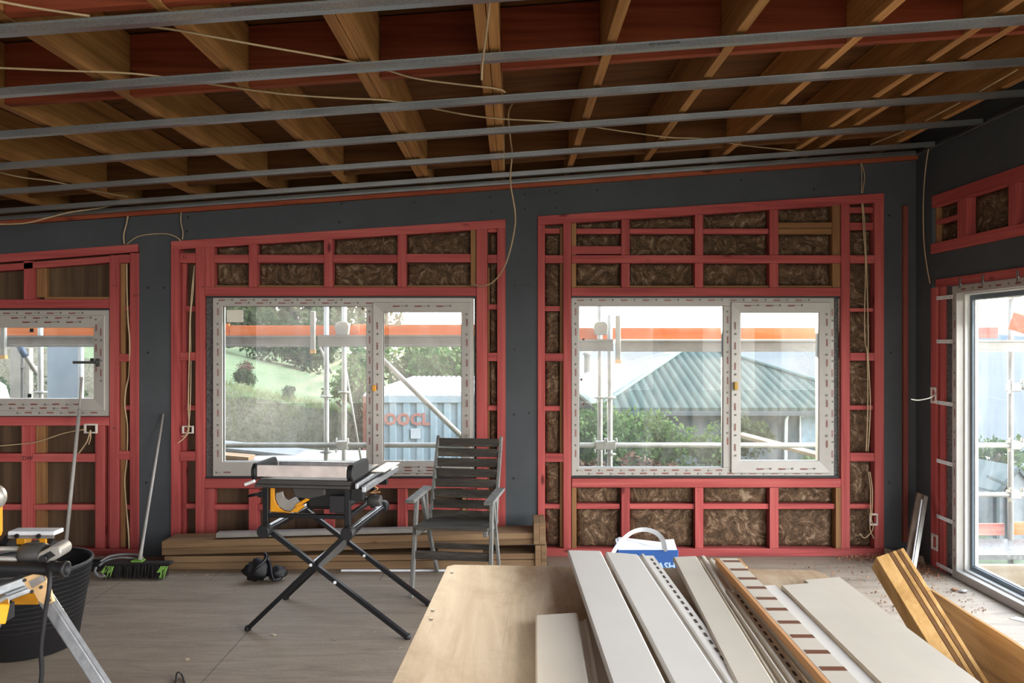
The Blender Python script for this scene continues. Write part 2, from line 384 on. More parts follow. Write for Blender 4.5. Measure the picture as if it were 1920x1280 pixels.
# right wall: window hole from y=2.9 to 5.70, a second one nearer the camera
YA1, YA0 = 5.70, 2.75
ZH = RWp(1790, 538).z + .015
bm = MB()
XB2 = XR + .012
def ylr(px): return 4725 / (px - 960)
bm.box(XB2, XR + .14, 6.02, YW + .12, 0, 3.55)                 # dark strip in the corner up to the framing
bm.box(XB2, XR + .14, YA0 - .6, 6.02, 2.141, 2.334)            # dark band between the two frames
bm.box(XB2, XR + .14, YA0 - .6, 6.02, 2.772, 3.55)
bm.box(XB2, XR + .14, YA0 - .6, YA0, 0, 2.772)
bm.box(XB2, XR + .14, YB, -1.2, 0, 3.55); bm.box(XB2, XR + .14, -1.2, YA0 - .6, 3.0, 3.55)
bm.build('wall_right', M['board'], kind='structure')
MB().box(XR + .1, XR + .14, YA0, 6.0, 2.1, 2.75).build('wall_right_sheathing', M['brownply'], kind='structure')

# ---------------------------------------------------------------- pink wall framing on the far wall
FD = .09
def member(par, name, px0, px1, py0, py1, mat, off=0, depth=FD, lab=None, py0b=None, py1b=None, cat=None):
    """one stick of framing from its face rectangle in photo pixels on the wall plane"""
    x0, x1 = wx(px0), wx(px1); z1, z0 = wz(py0), wz(py1)
    z1b = wz(py0b) if py0b is not None else z1; z0b = wz(py1b) if py1b is not None else z0
    y0, y1 = YW + off, YW + depth
    e = .0006
    b = MB().quad8([(x0 + e, y0, z0 + e), (x1 - e, y0, z0b + e), (x1 - e, y1, z0b + e), (x0 + e, y1, z0 + e), (x0 + e, y0, z1 - e), (x1 - e, y0, z1b - e), (x1 - e, y1, z1b - e), (x0 + e, y1, z1 - e)])
    o = b.build(name, mat, par, bevel=.0025, label=lab)
    return o
pk, pz, am, amx = M['pink'], M['pinkz'], M['amber'], M['amberx']
def tp(px): return toppx(px) + 16.5          # underside of the sloping plate
FL = 1043
frC = empty('wall_framing', (wx(1333), YW, 0), 'pink timber stud framing around the large window nearest the corner', 'wall framing')
member(frC, 'top_plate', 1008, 1658, 405, 422, pk, py0b=361.5, py1b=378.5)
member(frC, 'bottom_plate', 1022, 1658, 1028, FL, pk)
for a, b, t, bo, mt in ((1008, 1022, tp(1015), FL, pz), (1056, 1071, tp(1063), 1028, pz), (1577, 1594, tp(1585), 1028, pz), (1640, 1658, tp(1650), 1028, pz)):
    member(frC, 'stud', a, b, t, bo, mt)
member(frC, 'stud', 1050, 1056, 424, 1028, am, off=.03, lab='amber untreated stud')
member(frC, 'stud', 1071.5, 1081, tp(1080) + 1, 478, am, off=.012, lab='amber untreated stud')
member(frC, 'stud', 1071.5, 1081, 493, 539, am, off=.012, lab='amber untreated stud')
for a, b in ((1165, 1181), (1303, 1319), (1443, 1460)):
    member(frC, 'cripple_stud', a, b, tp(a), 478, pz); member(frC, 'cripple_stud', a, b, 493, 539, pz, off=.003)
    member(frC, 'cripple_stud', a, b, 914, 1028, pz)
member(frC, 'cripple_stud', 1562, 1577, tp(1570), 478, am, off=.012, lab='amber untreated cripple stud')
member(frC, 'cripple_stud', 1562, 1577, 493, 539, am, off=.012, lab='amber untreated cripple stud')
member(frC, 'ledger_rail', 1071.5, 1577, 478, 493, pk)
for i, (a, b) in enumerate(((1081, 1165), (1181, 1303), (1319, 1443))): member(frC, 'nogging', a, b, 427.5 if i else 427.5, 437.5, pk, off=.02)
member(frC, 'nogging', 1071.5, 1165, 461, 476, pk, off=.002)
member(frC, 'nogging', 1460, 1562, 416, 427, amx, off=.015, lab='amber untreated nogging'); member(frC, 'nogging', 1460, 1562, 427.5, 438, amx, off=.02, lab='amber untreated nogging')
for a, b in ((1081, 1165), (1181, 1303), (1319, 1443), (1460, 1562)): member(frC, 'window_head_packer', a, b, 534.5, 539, amx, off=.02, lab='thin amber packer')
member(frC, 'lintel', 1071.5, 1576.5, 539, 555, pk)
member(frC, 'sill_plate', 1072, 1577, 897, 914, pk)
for k, (y0, y1) in enumerate(((427, 437), (478, 493), (573, 583), (662, 677), (761, 771), (850, 866), (946, 955))):
    member(frC, 'nogging', 1022, 1050 if k % 2 == 0 else 1056, y0, y1, pk, off=.025 if k % 2 == 0 else .001)
for k, (y0, y1) in enumerate(((387, 398), (416, 430), (478, 493), (577, 584), (661, 676), (760, 769), (849, 865), (946, 955))):
    member(frC, 'nogging', 1594, 1640, y0, y1, pk, off=.001 if k in (2, 4, 6) else .025)
for a, b in ((1081, 1163), (1181, 1303), (1319, 1443), (1460, 1567)): member(frC, 'nogging', a, b, 945, 955, pk, off=.015)
member(frC, 'cripple_stud', 1072, 1081, 914, 1028, am, lab='amber untreated cripple stud'); member(frC, 'cripple_stud', 1567, 1577, 914, 1028, am, lab='amber untreated cripple stud')

frB = empty('wall_framing', (wx(634), YW, 0), 'pink timber stud framing around the window behind the saw and chair', 'wall framing')
member(frB, 'top_plate', 320, 948, 452, 468.5, pk, py0b=410.5, py1b=427)
member(frB, 'bottom_plate', 336, 932, 1028, FL, pk)
for a, b, t, bo in ((320, 336, tp(328), FL), (366, 383, tp(375), 1028), (893, 914, tp(903), 1028), (932, 948, tp(940), FL)): member(frB, 'stud', a, b, t, bo, pz)
member(frB, 'stud', 336.5, 345, 486, 1028, pz, off=.045)
member(frB, 'stud', 914, 918, 500, 1028, am, off=.05, lab='amber untreated stud')
member(frB, 'cripple_stud', 383, 401, tp(392), 538, pz, off=.001)
for a, b in ((466, 482), (607, 624), (745, 762)):
    member(frB, 'cripple_stud', a, b, tp(a), 538, pz); member(frB, 'cripple_stud', a, b, 916, 1028, pz)
member(frB, 'cripple_stud', 882, 892.5, tp(887), 538, am, off=.012, lab='amber untreated cripple stud')
for a, b in ((401, 466), (482, 607), (624, 745), (762, 882)):
    member(frB, 'nogging', a, b, 477 if a < 700 else 475.5, 493 if a < 700 else 491.5, pk, off=.002)
    member(frB, 'window_head_packer', a, b, 534, 538, amx, off=.02, lab='thin amber packer')
member(frB, 'lintel', 383, 892.5, 538, 555, pk); member(frB, 'sill_plate', 383, 892.5, 897, 915.5, pk)
for k, (y0, y1) in enumerate(((474, 493), (573, 584), (660, 676), (760, 770), (846, 864), (945, 955))):
    member(frB, 'nogging', 345 if k % 2 else 336.5, 366, y0, y1, pk, off=.025 if k % 2 else .001)
for k, (y0, y1) in enumerate(((428, 435), (477, 493), (570, 580), (661, 677), (760, 770), (845, 860), (945, 955))):
    member(frB, 'nogging', 914.3, 932, y0, y1, pk, off=.002 if k % 2 else .02)
member(frB, 'cripple_stud', 383, 400, 916, 1028, pz); member(frB, 'cripple_stud', 875.5, 892.5, 916, 1028, pz)
member(frB, 'cripple_stud', 866, 875, 916, 1028, am, off=.004, lab='amber untreated cripple stud')
for a, b in ((400, 466), (482, 607), (624, 745), (762, 866)): member(frB, 'nogging', a, b, 946, 957, pk, off=.02)

frA = empty('wall_framing', (wx(60), YW, 0), 'pink timber stud framing around the small window on the left', 'wall framing')
member(frA, 'top_plate', -120, 258, 485, 501, pk, py0b=457, py1b=472)
member(frA, 'inner_plate', -120, 205, 505, 518, pk, py0b=480, py1b=492)
for a, b, t, bo in ((205, 222, 478, 1028), (243, 260, 474, 1028)): member(frA, 'stud', a, b, t, bo, pz)
member(frA, 'stud', 222.3, 232, 493, 1028, am, off=.03, lab='amber untreated stud')
member(frA, 'cripple_stud', 44, 62, 489, 561, pz); member(frA, 'cripple_stud', 62.5, 81, 489, 557, am, off=.04, lab='amber untreated cripple stud')
member(frA, 'window_head_packer', 81, 204.5, 556, 561, amx, off=.015, lab='thin amber packer')
member(frA, 'lintel', -120, 204.5, 561, 578, pk); member(frA, 'sill_plate', -120, 204.5, 781, 798, pk)
member(frA, 'cripple_stud', 40, 60, 798, 1028, pz); member(frA, 'cripple_stud', 60.5, 78, 798, 1028, am, off=.045, lab='amber untreated cripple stud')
member(frA, 'cripple_stud', 178, 196, 798, 1028, pz); member(frA, 'cripple_stud', 197, 204.5, 798, 1028, pz, off=.04)
for a, b in ((-120, 40), (60, 178)):
    member(frA, 'nogging', a, b, 850, 866, pk, off=.002); member(frA, 'nogging', a, b, 946, 957, pk, off=.015)
for k, (y0, y1) in enumerate(((477, 493), (573, 583), (663, 678), (760, 769), (845, 862), (947, 957))):
    member(frA, 'nogging', 222 if k in (0, 2, 4) else 232, 243, y0, y1, pk, off=.002 if k in (0, 2, 4) else .025)
member(frA, 'bottom_plate', -120, 260, 1028, FL, pk)

# ---------------------------------------------------------------- insulation batts, one per cell
def batt(px0, px1, py0, py1, label, py0b=None, grp=None, seed=0):
    x0, x1, z1, z0 = wx(px0) + .002, wx(px1) - .002, wz(py0) - .002, wz(py1) + .002
    z1b = wz(py0b) - .002 if py0b is not None else z1
    nx, nz = max(4, int((x1 - x0) / .02)), max(4, int((z1 - z0) / .02))
    b = MB(); g = []
    for j in range(nz + 1):
        row = []
        for i in range(nx + 1):
            u, t = i / nx, j / nz; x = x0 + (x1 - x0) * u; z = z0 + (z1 + (z1b - z1) * u - z0) * t
            e = min(u, 1 - u, t, 1 - t); dip = .02 * max(0, 1 - e * 8)
            d = noise.fractal(Vector((x * 7, seed * 3.1, z * 7)), .8, 2.2, 4) * .012
            row.append(b.bm.verts.new((x, YW + .05 + dip - d, z)))
        g.append(row)
    back = [[b.bm.verts.new((g[j][i].co.x, YW + .093, g[j][i].co.z)) for i in (0, nx)] for j in (0, nz)]
    for j in range(nz):
        for i in range(nx):
            f = b.bm.faces.new((g[j][i], g[j][i + 1], g[j + 1][i + 1], g[j + 1][i])); f.smooth = True
    b.bm.faces.new([g[0][i] for i in range(nx, -1, -1)] + [back[0][0], back[0][1]])
    b.bm.faces.new([g[nz][i] for i in range(nx + 1)] + [back[1][1], back[1][0]])
    b.bm.faces.new([g[j][0] for j in range(nz + 1)] + [back[1][0], back[0][0]])
    b.bm.faces.new([g[j][nx] for j in range(nz, -1, -1)] + [back[0][1], back[1][1]])
    b.bm.faces.new((back[0][0], back[1][0], back[1][1], back[0][1]))
    return b.build('insulation_batt', M['wool'], label=label, cat='insulation', group=grp)
sd_ = [0]
def bt(*a, **k): sd_[0] += 1; return batt(*a, seed=sd_[0], **k)
for i, (a, b) in enumerate(((1082, 1164), (1182, 1302), (1320, 1442), (1461, 1561))):
    wn = 'large corner window'
    q = ('leftmost', 'second from left', 'third from left', 'rightmost')[i]
    y1_, y2_ = ((427, 438), (427, 438), (427, 438), (416, 438))[i]
    bt(a, b, tp(a) + 1, y1_, f'thin brown insulation batt above the {wn}, highest row, {q}', py0b=tp(b) + 1, grp='batts above the corner window')
    bt(a, b, y2_ if i != 0 else 438, 478 if i else 461, f'brown insulation batt above the {wn}, middle row, {q}', grp='batts above the corner window')
    bt(a, b, 493, 534, f'brown insulation batt above the {wn}, row resting on the lintel, {q}', grp='batts above the corner window')
for i, (a, b) in enumerate(((1082, 1162), (1182, 1302), (1320, 1442), (1461, 1566))):
    q = ('leftmost', 'second from left', 'third from left', 'rightmost')[i]
    bt(a, b, 915, 945, f'shallow brown insulation batt just under the corner window sill, {q}', grp='batts under the corner window')
    bt(a, b, 956, 1027, f'brown insulation batt on the bottom plate below the corner window, {q}', grp='batts under the corner window')
ys = (437, 478, 493, 573, 583, 662, 677, 761, 771, 850, 866, 946, 955, 1027)
for k in range(7):
    bt(1023, 1050, ys[2 * k], ys[2 * k + 1], f'narrow brown insulation batt left of the corner window, {ORD[k]} from the top', grp='narrow batts left of the corner window')
ys = (398, 416, 430, 478, 493, 577, 584, 661, 676, 760, 769, 849, 865, 946, 955, 1027)
for k in range(8):
    bt(1595, 1639, ys[2 * k], ys[2 * k + 1], f'narrow brown insulation batt right of the corner window behind cables, {ORD[k]} from the top', grp='narrow batts right of the corner window')
for i, (a, b) in enumerate(((402, 465), (483, 606), (625, 744), (763, 881))):
    q = ('leftmost', 'second from left', 'third from left', 'rightmost')[i]
    bt(a, b, tp(a) + 1, 477 if a < 700 else 475, f'brown insulation batt under the sloping plate of the middle window, {q}', py0b=tp(b) + 1, grp='batts above the middle window')
    bt(a, b, 493, 534, f'brown insulation batt resting above the lintel of the middle window, {q}', grp='batts above the middle window')
ys = (435, 477, 493, 570, 580, 661, 677, 760, 770, 845, 860, 945, 955, 1027)
for k in range(7):
    bt(918.5, 931.5, ys[2 * k], ys[2 * k + 1], f'slim brown insulation batt between middle window and dark pier, {ORD[k]} from the top', grp='slim batts right of the middle window')
# screws in the dark board
scr = [(277, 539), (306, 539), (276, 661), (273, 905), (350, 433), (636, 416), (776, 379), (919, 369), (984, 391), (1031, 357), (1043, 361), (1120, 355), (1043, 389), (965, 434), (965, 535), (965, 655), (964, 777), (992, 774), (963, 897), (990, 534), (1390, 337), (1527, 354), (1669, 403), (1672, 661), (1669, 905), (921, 397), (984, 364), (352, 407), (640, 380)]
def zone(x, y):
    if x < 320 and y > 460: return 'on the narrow pier left of the middle window'
    if 945 < x < 1010 and y > 430: return 'on the dark pier between the two big windows'
    if x > 1600: return 'on the dark board beside the corner window'
    if x < 700: return 'on the dark band over the middle window, left half'
    if x < 960: return 'on the dark band over the middle window, right half'
    if x < 1200: return 'on the dark band above the pier'
    return 'on the dark band over the corner window'
zc_ = {}
for x, y in sorted(scr, key=lambda q: (q[1], q[0])):
    k = zone(x, y); zc_[k] = zc_.get(k, 0) + 1
    MB().lathe((wx(x), YBD, wz(y)), [(.0095, -.003), (.0095, .004)], 12, 'y').build('board_screw', M['screw'], label=f'screw {k}, {ORD[zc_[k] - 1]} down', cat='screw', group='screws in the dark wall board')
# thin timber strip standing on the dark board in the corner
MB().box(wx(1692), wx(1701), YW - .02, YBD - .001, wz(1016), wz(386)).build('timber_batten', timber('dull_red_strip', ('5c2c26', '7a3f36', '85483c'), 'z', varobj=0), label='thin dull red batten fixed upright on the dark board in the corner', cat='batten', bevel=.002)
# red plate strip on top of the dark wall
x0, x1 = XL, XR + .12
MB().quad8([(x0, YW - .02, ztop(x0) + .002), (x1, YW - .02, ztop(x1) + .002), (x1, YW + .12, ztop(x1) + .002), (x0, YW + .12, ztop(x0) + .002), (x0, YW - .02, ztop(x0) + .055), (x1, YW - .02, ztop(x1) + .055), (x1, YW + .12, ztop(x1) + .055), (x0, YW + .12, ztop(x0) + .055)]).build('trim_1', M['block'], kind='structure')
# infill above the plate, between the joists
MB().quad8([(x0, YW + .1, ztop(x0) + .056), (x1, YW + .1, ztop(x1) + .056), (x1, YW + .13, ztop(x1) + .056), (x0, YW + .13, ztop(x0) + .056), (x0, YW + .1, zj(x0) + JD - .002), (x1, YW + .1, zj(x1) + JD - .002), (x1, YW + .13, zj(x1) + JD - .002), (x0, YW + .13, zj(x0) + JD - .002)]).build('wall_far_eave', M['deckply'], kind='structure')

# ---------------------------------------------------------------- windows
RA = (1, 0, 0)
def marks(mb_r, mb_g, px0, px1, py, flip=False, vert=False, y=None, step=30, s=1.0, ph=0):
    """rows of the printed word and a small square on the protective film"""
    n = int(abs(px1 - px0) / step)
    for i in range(n):
        p = px0 + (i + .1 + ph) * step
        if p + step * .8 > px1: break
        if not vert:
            o = Vector((wx(p), y, wz(py))) if not flip else Vector((wx(p + 19), y, wz(py - 3.4)))
            rot = Matrix.Rotation(PI, 4, 'Y') if flip else Matrix.Identity(4)
            Mx = Matrix.Translation(o) @ rot @ Matrix.Rotation(PI / 2, 4, 'X')
            c = Vector((wx(p + 26 if not flip else p - 8), y, wz(py - 1.8)))
            d = (wx(p + 15.5 if not flip else p + .0), wx(p + 22 if not flip else p - 5), wz(py - 1.6))
        else:
            sgn = -1 if flip else 1
            o = Vector((wx(py + (1.6 if not flip else -1.6)), y, wz(p + (12 if not flip else 0))))
            Mx = Matrix.Translation(o) @ Matrix.Rotation(-PI / 2 * sgn, 4, 'Y') @ Matrix.Rotation(PI / 2, 4, 'X')
            c = Vector((wx(py), y, wz(p + (-10 if not flip else 22))))
            d = None
        text_mb(mb_r, 'aluplast', .0185, Mx, ext=.0003, bold=.0006)
        h = .0072
        mb_g.box(c.x - h, c.x + h, y - .0006, y + .0003, c.z - h, c.z + h)
        if d: mb_g.box(min(d[0], d[1]), max(d[0], d[1]), y - .0004, y + .0002, d[2] - .0016, d[2] + .0016)

def ring(name, par, px0, px1, py0, py1, wL, wR, wT, wB, y0, y1, mat, bev=.003, chamfer=0, kind=None):
    """rectangular frame as one connected mesh: outer rectangle px, face widths wL.. in pixels"""
    b = MB(); o = [(wx(px0), wz(py1)), (wx(px1), wz(py1)), (wx(px1), wz(py0)), (wx(px0), wz(py0))]
    i = [(wx(px0 + wL), wz(py1 - wB)), (wx(px1 - wR), wz(py1 - wB)), (wx(px1 - wR), wz(py0 + wT)), (wx(px0 + wL), wz(py0 + wT))]
    V = lambda L, y: [b.bm.verts.new((x, y, z)) for x, z in L]
    of, ob, jf, jb = V(o, y0), V(o, y1), V(i, y0 + chamfer), V(i, y1)
    for k in range(4):
        n = (k + 1) % 4
        for q in ((of[k], of[n], jf[n], jf[k]), (ob[n], ob[k], jb[k], jb[n]), (of[n], of[k], ob[k], ob[n]), (jf[k], jf[n], jb[n], jb[k])): b.bm.faces.new(q)
    return b.build(name, mat, par, bevel=bev)

def win(n, loc, label):
    e = bpy.data.objects.new(f'window_{n}', None); e.location = loc; col.objects.link(e); e['kind'] = 'structure'; e['label'] = label; return e
YF = YW + .012
# window C
wC = win(3, (wx(1318), YF, wz(893)), 'wide white plastic window nearest the corner, fixed pane and sash')
ring('window_frame', wC, 1072, 1565, 558, 892, 14, 29, 15, 15, YF, YF + .07, M['pvc'])
MB().box(wx(1357), wx(1374), YF + .001, YF + .069, wz(877), wz(573)).build('mullion', M['pvc'], wC, bevel=.003)
sC = ring('sash', wC, 1371, 1558, 566, 887, 18.5, 21.5, 20, 23, YF - .014, YF + .055, M['pvc'], bev=.004, chamfer=.012)
MB().box(wx(1086.2), wx(1356.8), YF + .035, YF + .041, wz(876.8), wz(573.2)).build('pane', M['glass'], wC)
MB().box(wx(1389.8), wx(1536.2), YF + .02, YF + .026, wz(863.8), wz(586.2)).build('pane', M['glass'], sC)
ring('gasket', wC, 1085.5, 1357.5, 572.5, 877.5, 1.6, 1.6, 1.2, 1.2, YF + .02, YF + .034, M['sealblue'], bev=0)
ring('gasket', sC, 1388.8, 1537.2, 585, 865, 1.6, 1.6, 1.2, 1.2, YF + .006, YF + .019, M['sealblue'], bev=0)
MB().box(wx(1376), wx(1382), YF - .035, YF - .013, wz(731), wz(716)).build('handle', plain('brass_yellow_stub', 'b08a3c', .4, metal=.4), sC, bevel=.002, label='small brass spindle stub')
# window B
wB = win(2, (wx(643), YF, wz(893)), 'wide white plastic window behind the table saw, fixed pane and sash')
ring('window_frame', wB, 398, 888, 558, 893, 18, 22, 16, 27, YF, YF + .07, M['pvc'])
MB().box(wx(686), wx(705), YF + .001, YF + .069, wz(866), wz(574)).build('mullion', M['pvc'], wB, bevel=.003)
sB = ring('sash', wB, 699, 883, 566, 887, 19, 18, 19, 22, YF - .014, YF + .055, M['pvc'], bev=.004, chamfer=.012)
MB().box(wx(416.2), wx(685.8), YF + .035, YF + .041, wz(865.8), wz(574.2)).build('pane', M['glass'], wB)
MB().box(wx(718.2), wx(864.8), YF + .02, YF + .026, wz(864.8), wz(585.2)).build('pane', M['glass'], sB)
ring('gasket', wB, 415.2, 686.6, 573.2, 866.8, 2.2, 1.4, 1.2, 1.2, YF + .02, YF + .034, M['seal'], bev=0)
ring('gasket', sB, 717.2, 865.6, 584.4, 865.4, 1.8, 1.2, 1.2, 1.2, YF + .006, YF + .019, M['seal'], bev=0)
MB().box(wx(699), wx(705), YF - .04, YF - .013, wz(733), wz(722)).build('handle', M['yellow'], sB, bevel=.002, label='yellow spindle stub')
# window A
wA = win(1, (wx(60), YF, wz(781)), 'smaller white plastic window at the left edge')
ring('window_frame', wA, -70, 203, 581, 780, 14, 11, 12, 12, YF, YF + .07, M['pvc'])
sA = ring('sash', wA, -62, 196, 591, 770, 30, 22, 23, 23, YF - .014, YF + .055, M['pvc'], bev=.004, chamfer=.012)
MB().box(wx(-31), wx(173.8), YF + .02, YF + .026, wz(746.8), wz(614.2)).build('pane', M['glass'], sA)
# lever handle
h = MB(); h.box(wx(180), wx(188), YF - .022, YF - .013, wz(687), wz(672)); h.box(wx(140), wx(186), YF - .045, YF - .028, wz(681.5), wz(676.5)); h.box(wx(180), wx(186), YF - .03, YF - .02, wz(682), wz(676))
h.build('handle', M['darkgrey'], sA, bevel=.003, label='dark lever handle')
# printed film
for wn, rows in ((wC, [(1078, 1560, 563.5, 0, 0), (1376, 1550, 574, 0, 1), (1078, 1560, 890, 1, 0), (1082, 1555, 884, 1, 0), (1395, 1540, 880, 0, 1)]),
                 (wB, [(404, 690, 563.5, 0, 0), (420, 880, 569, 0, 0), (702, 862, 575, 0, 1), (404, 480, 888, 1, 0), (725, 880, 890, 1, 0), (720, 868, 877, 0, 1), (740, 880, 884, 1, 1)]),
                 (wA, [(0, 190, 588, 0, 0), (2, 180, 597, 0, 1), (8, 165, 605, 0, 1), (2, 168, 760, 1, 1), (4, 180, 767, 1, 1), (0, 196, 776, 1, 0)])):
    r_, g_ = MB(), MB()
    for i, (a, b, y, fl, sash) in enumerate(rows): marks(r_, g_, a, b, y, flip=bool(fl), y=(YF - .0148 if sash else YF - .0008), step=41, ph=(i * .37) % 1)
    vr = {wC: [(575, 880, 1079, 0, 0), (590, 860, 1364.5, 0, 0), (600, 870, 1379, 1, 1), (575, 880, 1562, 1, 0), (595, 870, 1550, 0, 1)],
          wB: [(575, 880, 407, 0, 0), (590, 860, 692, 0, 0), (600, 870, 708, 1, 1), (595, 870, 875, 0, 1)],
          wA: [(605, 755, 180, 0, 1), (612, 760, 190, 1, 1)]}[wn]
    for a, b, x, fl, sash in vr: marks(r_, g_, a, b, x, flip=bool(fl), vert=True, y=(YF - .0148 if sash else YF - .0008), step=38)
    r_.build('printed_film', M['markred'], wn, label='red printed film wording'); g_.build('printed_mark', M['markgrey'], wn, label='grey printed film marks')
# reveals and foam gaps beside the frames
for a, b, t, bo in ((384, 397.5, 556, 896), (1565.5, 1576, 558, 896), (889, 892.5, 556, 896)):
    MB().box(wx(a), wx(b), YW + .035, YW + .09, wz(bo), wz(t)).build('trim_2', M['foam'], kind='structure')
for a, b, y in ((384, 892, 896), (1072, 1576, 895.5)):
    MB().box(wx(a), wx(b), YW + .02, YW + .1, wz(y + .8), wz(y - 2)).build('trim_3', M['seal'], kind='structure')
for a, b, t0, t1 in ((384, 892.5, 554.5, 559), (1071.5, 1576.5, 554.5, 559), (-60, 204.5, 577.5, 582)):
    MB().box(wx(a), wx(b), YW + .03, YW + .1, wz(t1), wz(t0)).build('trim_5', M['seal'], kind='structure')
MB().box(wx(203), wx(205.5), YW + .03, YW + .1, wz(781), wz(579)).build('trim_6', M['seal'], kind='structure'); MB().box(wx(-60), wx(204.5), YW + .03, YW + .1, wz(782), wz(779)).build('trim_7', M['seal'], kind='structure')
# small stickers on the panes
def sticker(px, py, wpx, hpx, mat, label, cat='sticker', y=YF + .033):
    MB().box(wx(px - wpx / 2), wx(px + wpx / 2), y - .001, y + .0015, wz(py + hpx / 2), wz(py - hpx / 2)).build('window_sticker', mat, label=label, cat=cat, group='stickers on the panes')
brn = plain('brown_corner_pad', '5a3020', .6)
for (x, y), s in zip(((1095, 636), (1095, 758), (1091, 712), (1352, 867), (678, 578)), ('on the left edge of the corner window near the orange board', 'low on the left edge of the corner window', 'halfway down the left edge of the corner window', 'in the bottom right corner of the corner window fixed pane', 'at the top right of the middle window fixed pane')):
    sticker(x, y, 3.6, 4, brn, 'tiny brown pad ' + s)
for x, y in ((55, 619), (51, 742), (169, 675)): sticker(x, y, 7, 7, M['seal'], 'small black pad at the ' + {55: 'top', 51: 'bottom', 169: 'right'}[x] + ' of the left window pane', y=YF + .018)
m_ = Mat('translucent_paper_label', .6); m_.color('dcd6cc'); m_.b.inputs['Alpha'].default_value = .55
sticker(437, 592, 31, 23, m_.m, 'pale paper label at the top left of the middle window', y=YF + .033)
sticker(737, 600, 31, 21, m_.m, 'pale paper label at the top left of the opening sash', y=YF + .018)
# ---------------------------------------------------------------- right wall framing and its big window
M['pinky'] = timber('pink_treated_timber_along', ('843736', 'a64b48', 'b8605a'), 'y', fine=45, knotcol='4c1516', kd=.05)
def rmem(par, name, y0, y1, z0, z1, mat, off=0, d=.09, lab=None):
    return MB().box(XR + off, XR + d, y0, y1 - .0006, z0 + .0006, z1 - .0006).build(name, mat, par, bevel=.0025, label=lab)
fr1 = empty('wall_framing', (XR, 5.2, 2.334), 'pink framed high panel with insulation on the right wall above the tall window', 'wall framing')
rmem(fr1, 'top_plate', YA0, 6.005, 2.68, 2.77, M['pinky']); rmem(fr1, 'bottom_plate', YA0, 6.02, 2.336, 2.414, M['pinky'])
for a, b in ((5.545, 5.66), (5.0, 5.08), (4.4, 4.47), (3.8, 3.87), (3.2, 3.27)): rmem(fr1, 'stud', a, b, 2.414, 2.68, pz)
rmem(fr1, 'stud', 5.965, 5.99, 2.414, 2.68, am, off=.02, lab='amber untreated stud'); rmem(fr1, 'nogging', 5.66, 5.965, 2.55, 2.585, M['pinky'], off=.012)
fr2 = empty('wall_framing', (XR, 5.9, 0), 'pink timber studs and head around the tall window on the right wall', 'wall framing')
rmem(fr2, 'head_plate', YA0, 5.955, 2.083, 2.14, M['pinky'])
rmem(fr2, 'stud', 5.93, 6.019, 0, 2.082, pz); rmem(fr2, 'stud', 5.893, 5.929, 0, 2.082, pz, off=.05); rmem(fr2, 'stud', 5.833, 5.892, 0, 2.082, pz)
for z in (.05, .75, 1.5): rmem(fr2, 'nogging', 5.893, 5.93, z, z + .08, pz, off=.02)
def rbatt(y0, y1, z0, z1, lab):
    b = MB(); n = 14; g = []
    for j in range(n + 1):
        row = []
        for i in range(n + 1):
            y = y0 + (y1 - y0) * i / n; z = z0 + (z1 - z0) * j / n
            e = min(i, n - i, j, n - j) / n
            row.append(b.bm.verts.new((XR + .045 + .02 * max(0, 1 - e * 8) + noise.noise(Vector((y * 9, z * 9, 3))) * .012, y, z)))
        g.append(row)
    for j in range(n):
        for i in range(n): f = b.bm.faces.new((g[j][i], g[j][i + 1], g[j + 1][i + 1], g[j + 1][i])); f.smooth = True
    bk = [b.bm.verts.new((XR + .092, y, z)) for y, z in ((y0, z0), (y1, z0), (y1, z1), (y0, z1))]
    b.bm.faces.new([g[0][i] for i in range(n, -1, -1)] + [bk[0], bk[1]]); b.bm.faces.new([g[n][i] for i in range(n + 1)] + [bk[2], bk[3]])
    b.bm.faces.new([g[j][0] for j in range(n + 1)] + [bk[3], bk[0]]); b.bm.faces.new([g[j][n] for j in range(n, -1, -1)] + [bk[1], bk[2]]); b.bm.faces.new(bk)
    b.build('insulation_batt', M['wool'], label=lab, cat='insulation', group='batts in the right wall panel')
rbatt(5.662, 5.963, 2.587, 2.678, 'small insulation batt at top left of the high right wall panel')
rbatt(5.662, 5.963, 2.416, 2.548, 'small insulation batt below the short nogging in the high right wall panel')
rbatt(5.082, 5.543, 2.416, 2.678, 'broad insulation batt filling the middle of the high right wall panel')
rbatt(4.472, 4.998, 2.416, 2.678, 'insulation batt cut by the right edge in the high right wall panel')

wD = win(4, (XR, 4.2, 0), 'tall white glazed door-height window on the right wall')
def rring(name, par, y0, y1, z0, z1, wd, x0, x1, mat, bev=.003, wb=None):
    wb = wd if wb is None else wb
    b = MB(); o = [(y0, z0), (y1, z0), (y1, z1), (y0, z1)]; i = [(y0 + wd, z0 + wb), (y1 - wd, z0 + wb), (y1 - wd, z1 - wd), (y0 + wd, z1 - wd)]
    V = lambda L, x: [b.bm.verts.new((x, y, z)) for y, z in L]
    of, ob, jf, jb = V(o, x0), V(o, x1), V(i, x0), V(i, x1)
    for k in range(4):
        n = (k + 1) % 4
        for q in ((of[k], of[n], jf[n], jf[k]), (ob[n], ob[k], jb[k], jb[n]), (of[n], of[k], ob[k], ob[n]), (jf[k], jf[n], jb[n], jb[k])): b.bm.faces.new(q)
    return b.build(name, mat, par, bevel=bev)
rring('window_frame', wD, YA0, 5.72, .002, 2.075, .055, XR - .004, XR + .085, M['pvc'])
rring('inner_frame', wD, YA0 + .056, 5.664, .058, 2.019, .012, XR + .05, XR + .13, M['pvc2'])
rring('gasket', wD, YA0 + .069, 5.651, .071, 2.006, .03, XR + .085, XR + .10, M['sealblue'], bev=0)
rring('sash', wD, YA0 + .07, 5.65, .072, 2.005, .035, XR + .101, XR + .125, M['pvc2'], bev=.002)
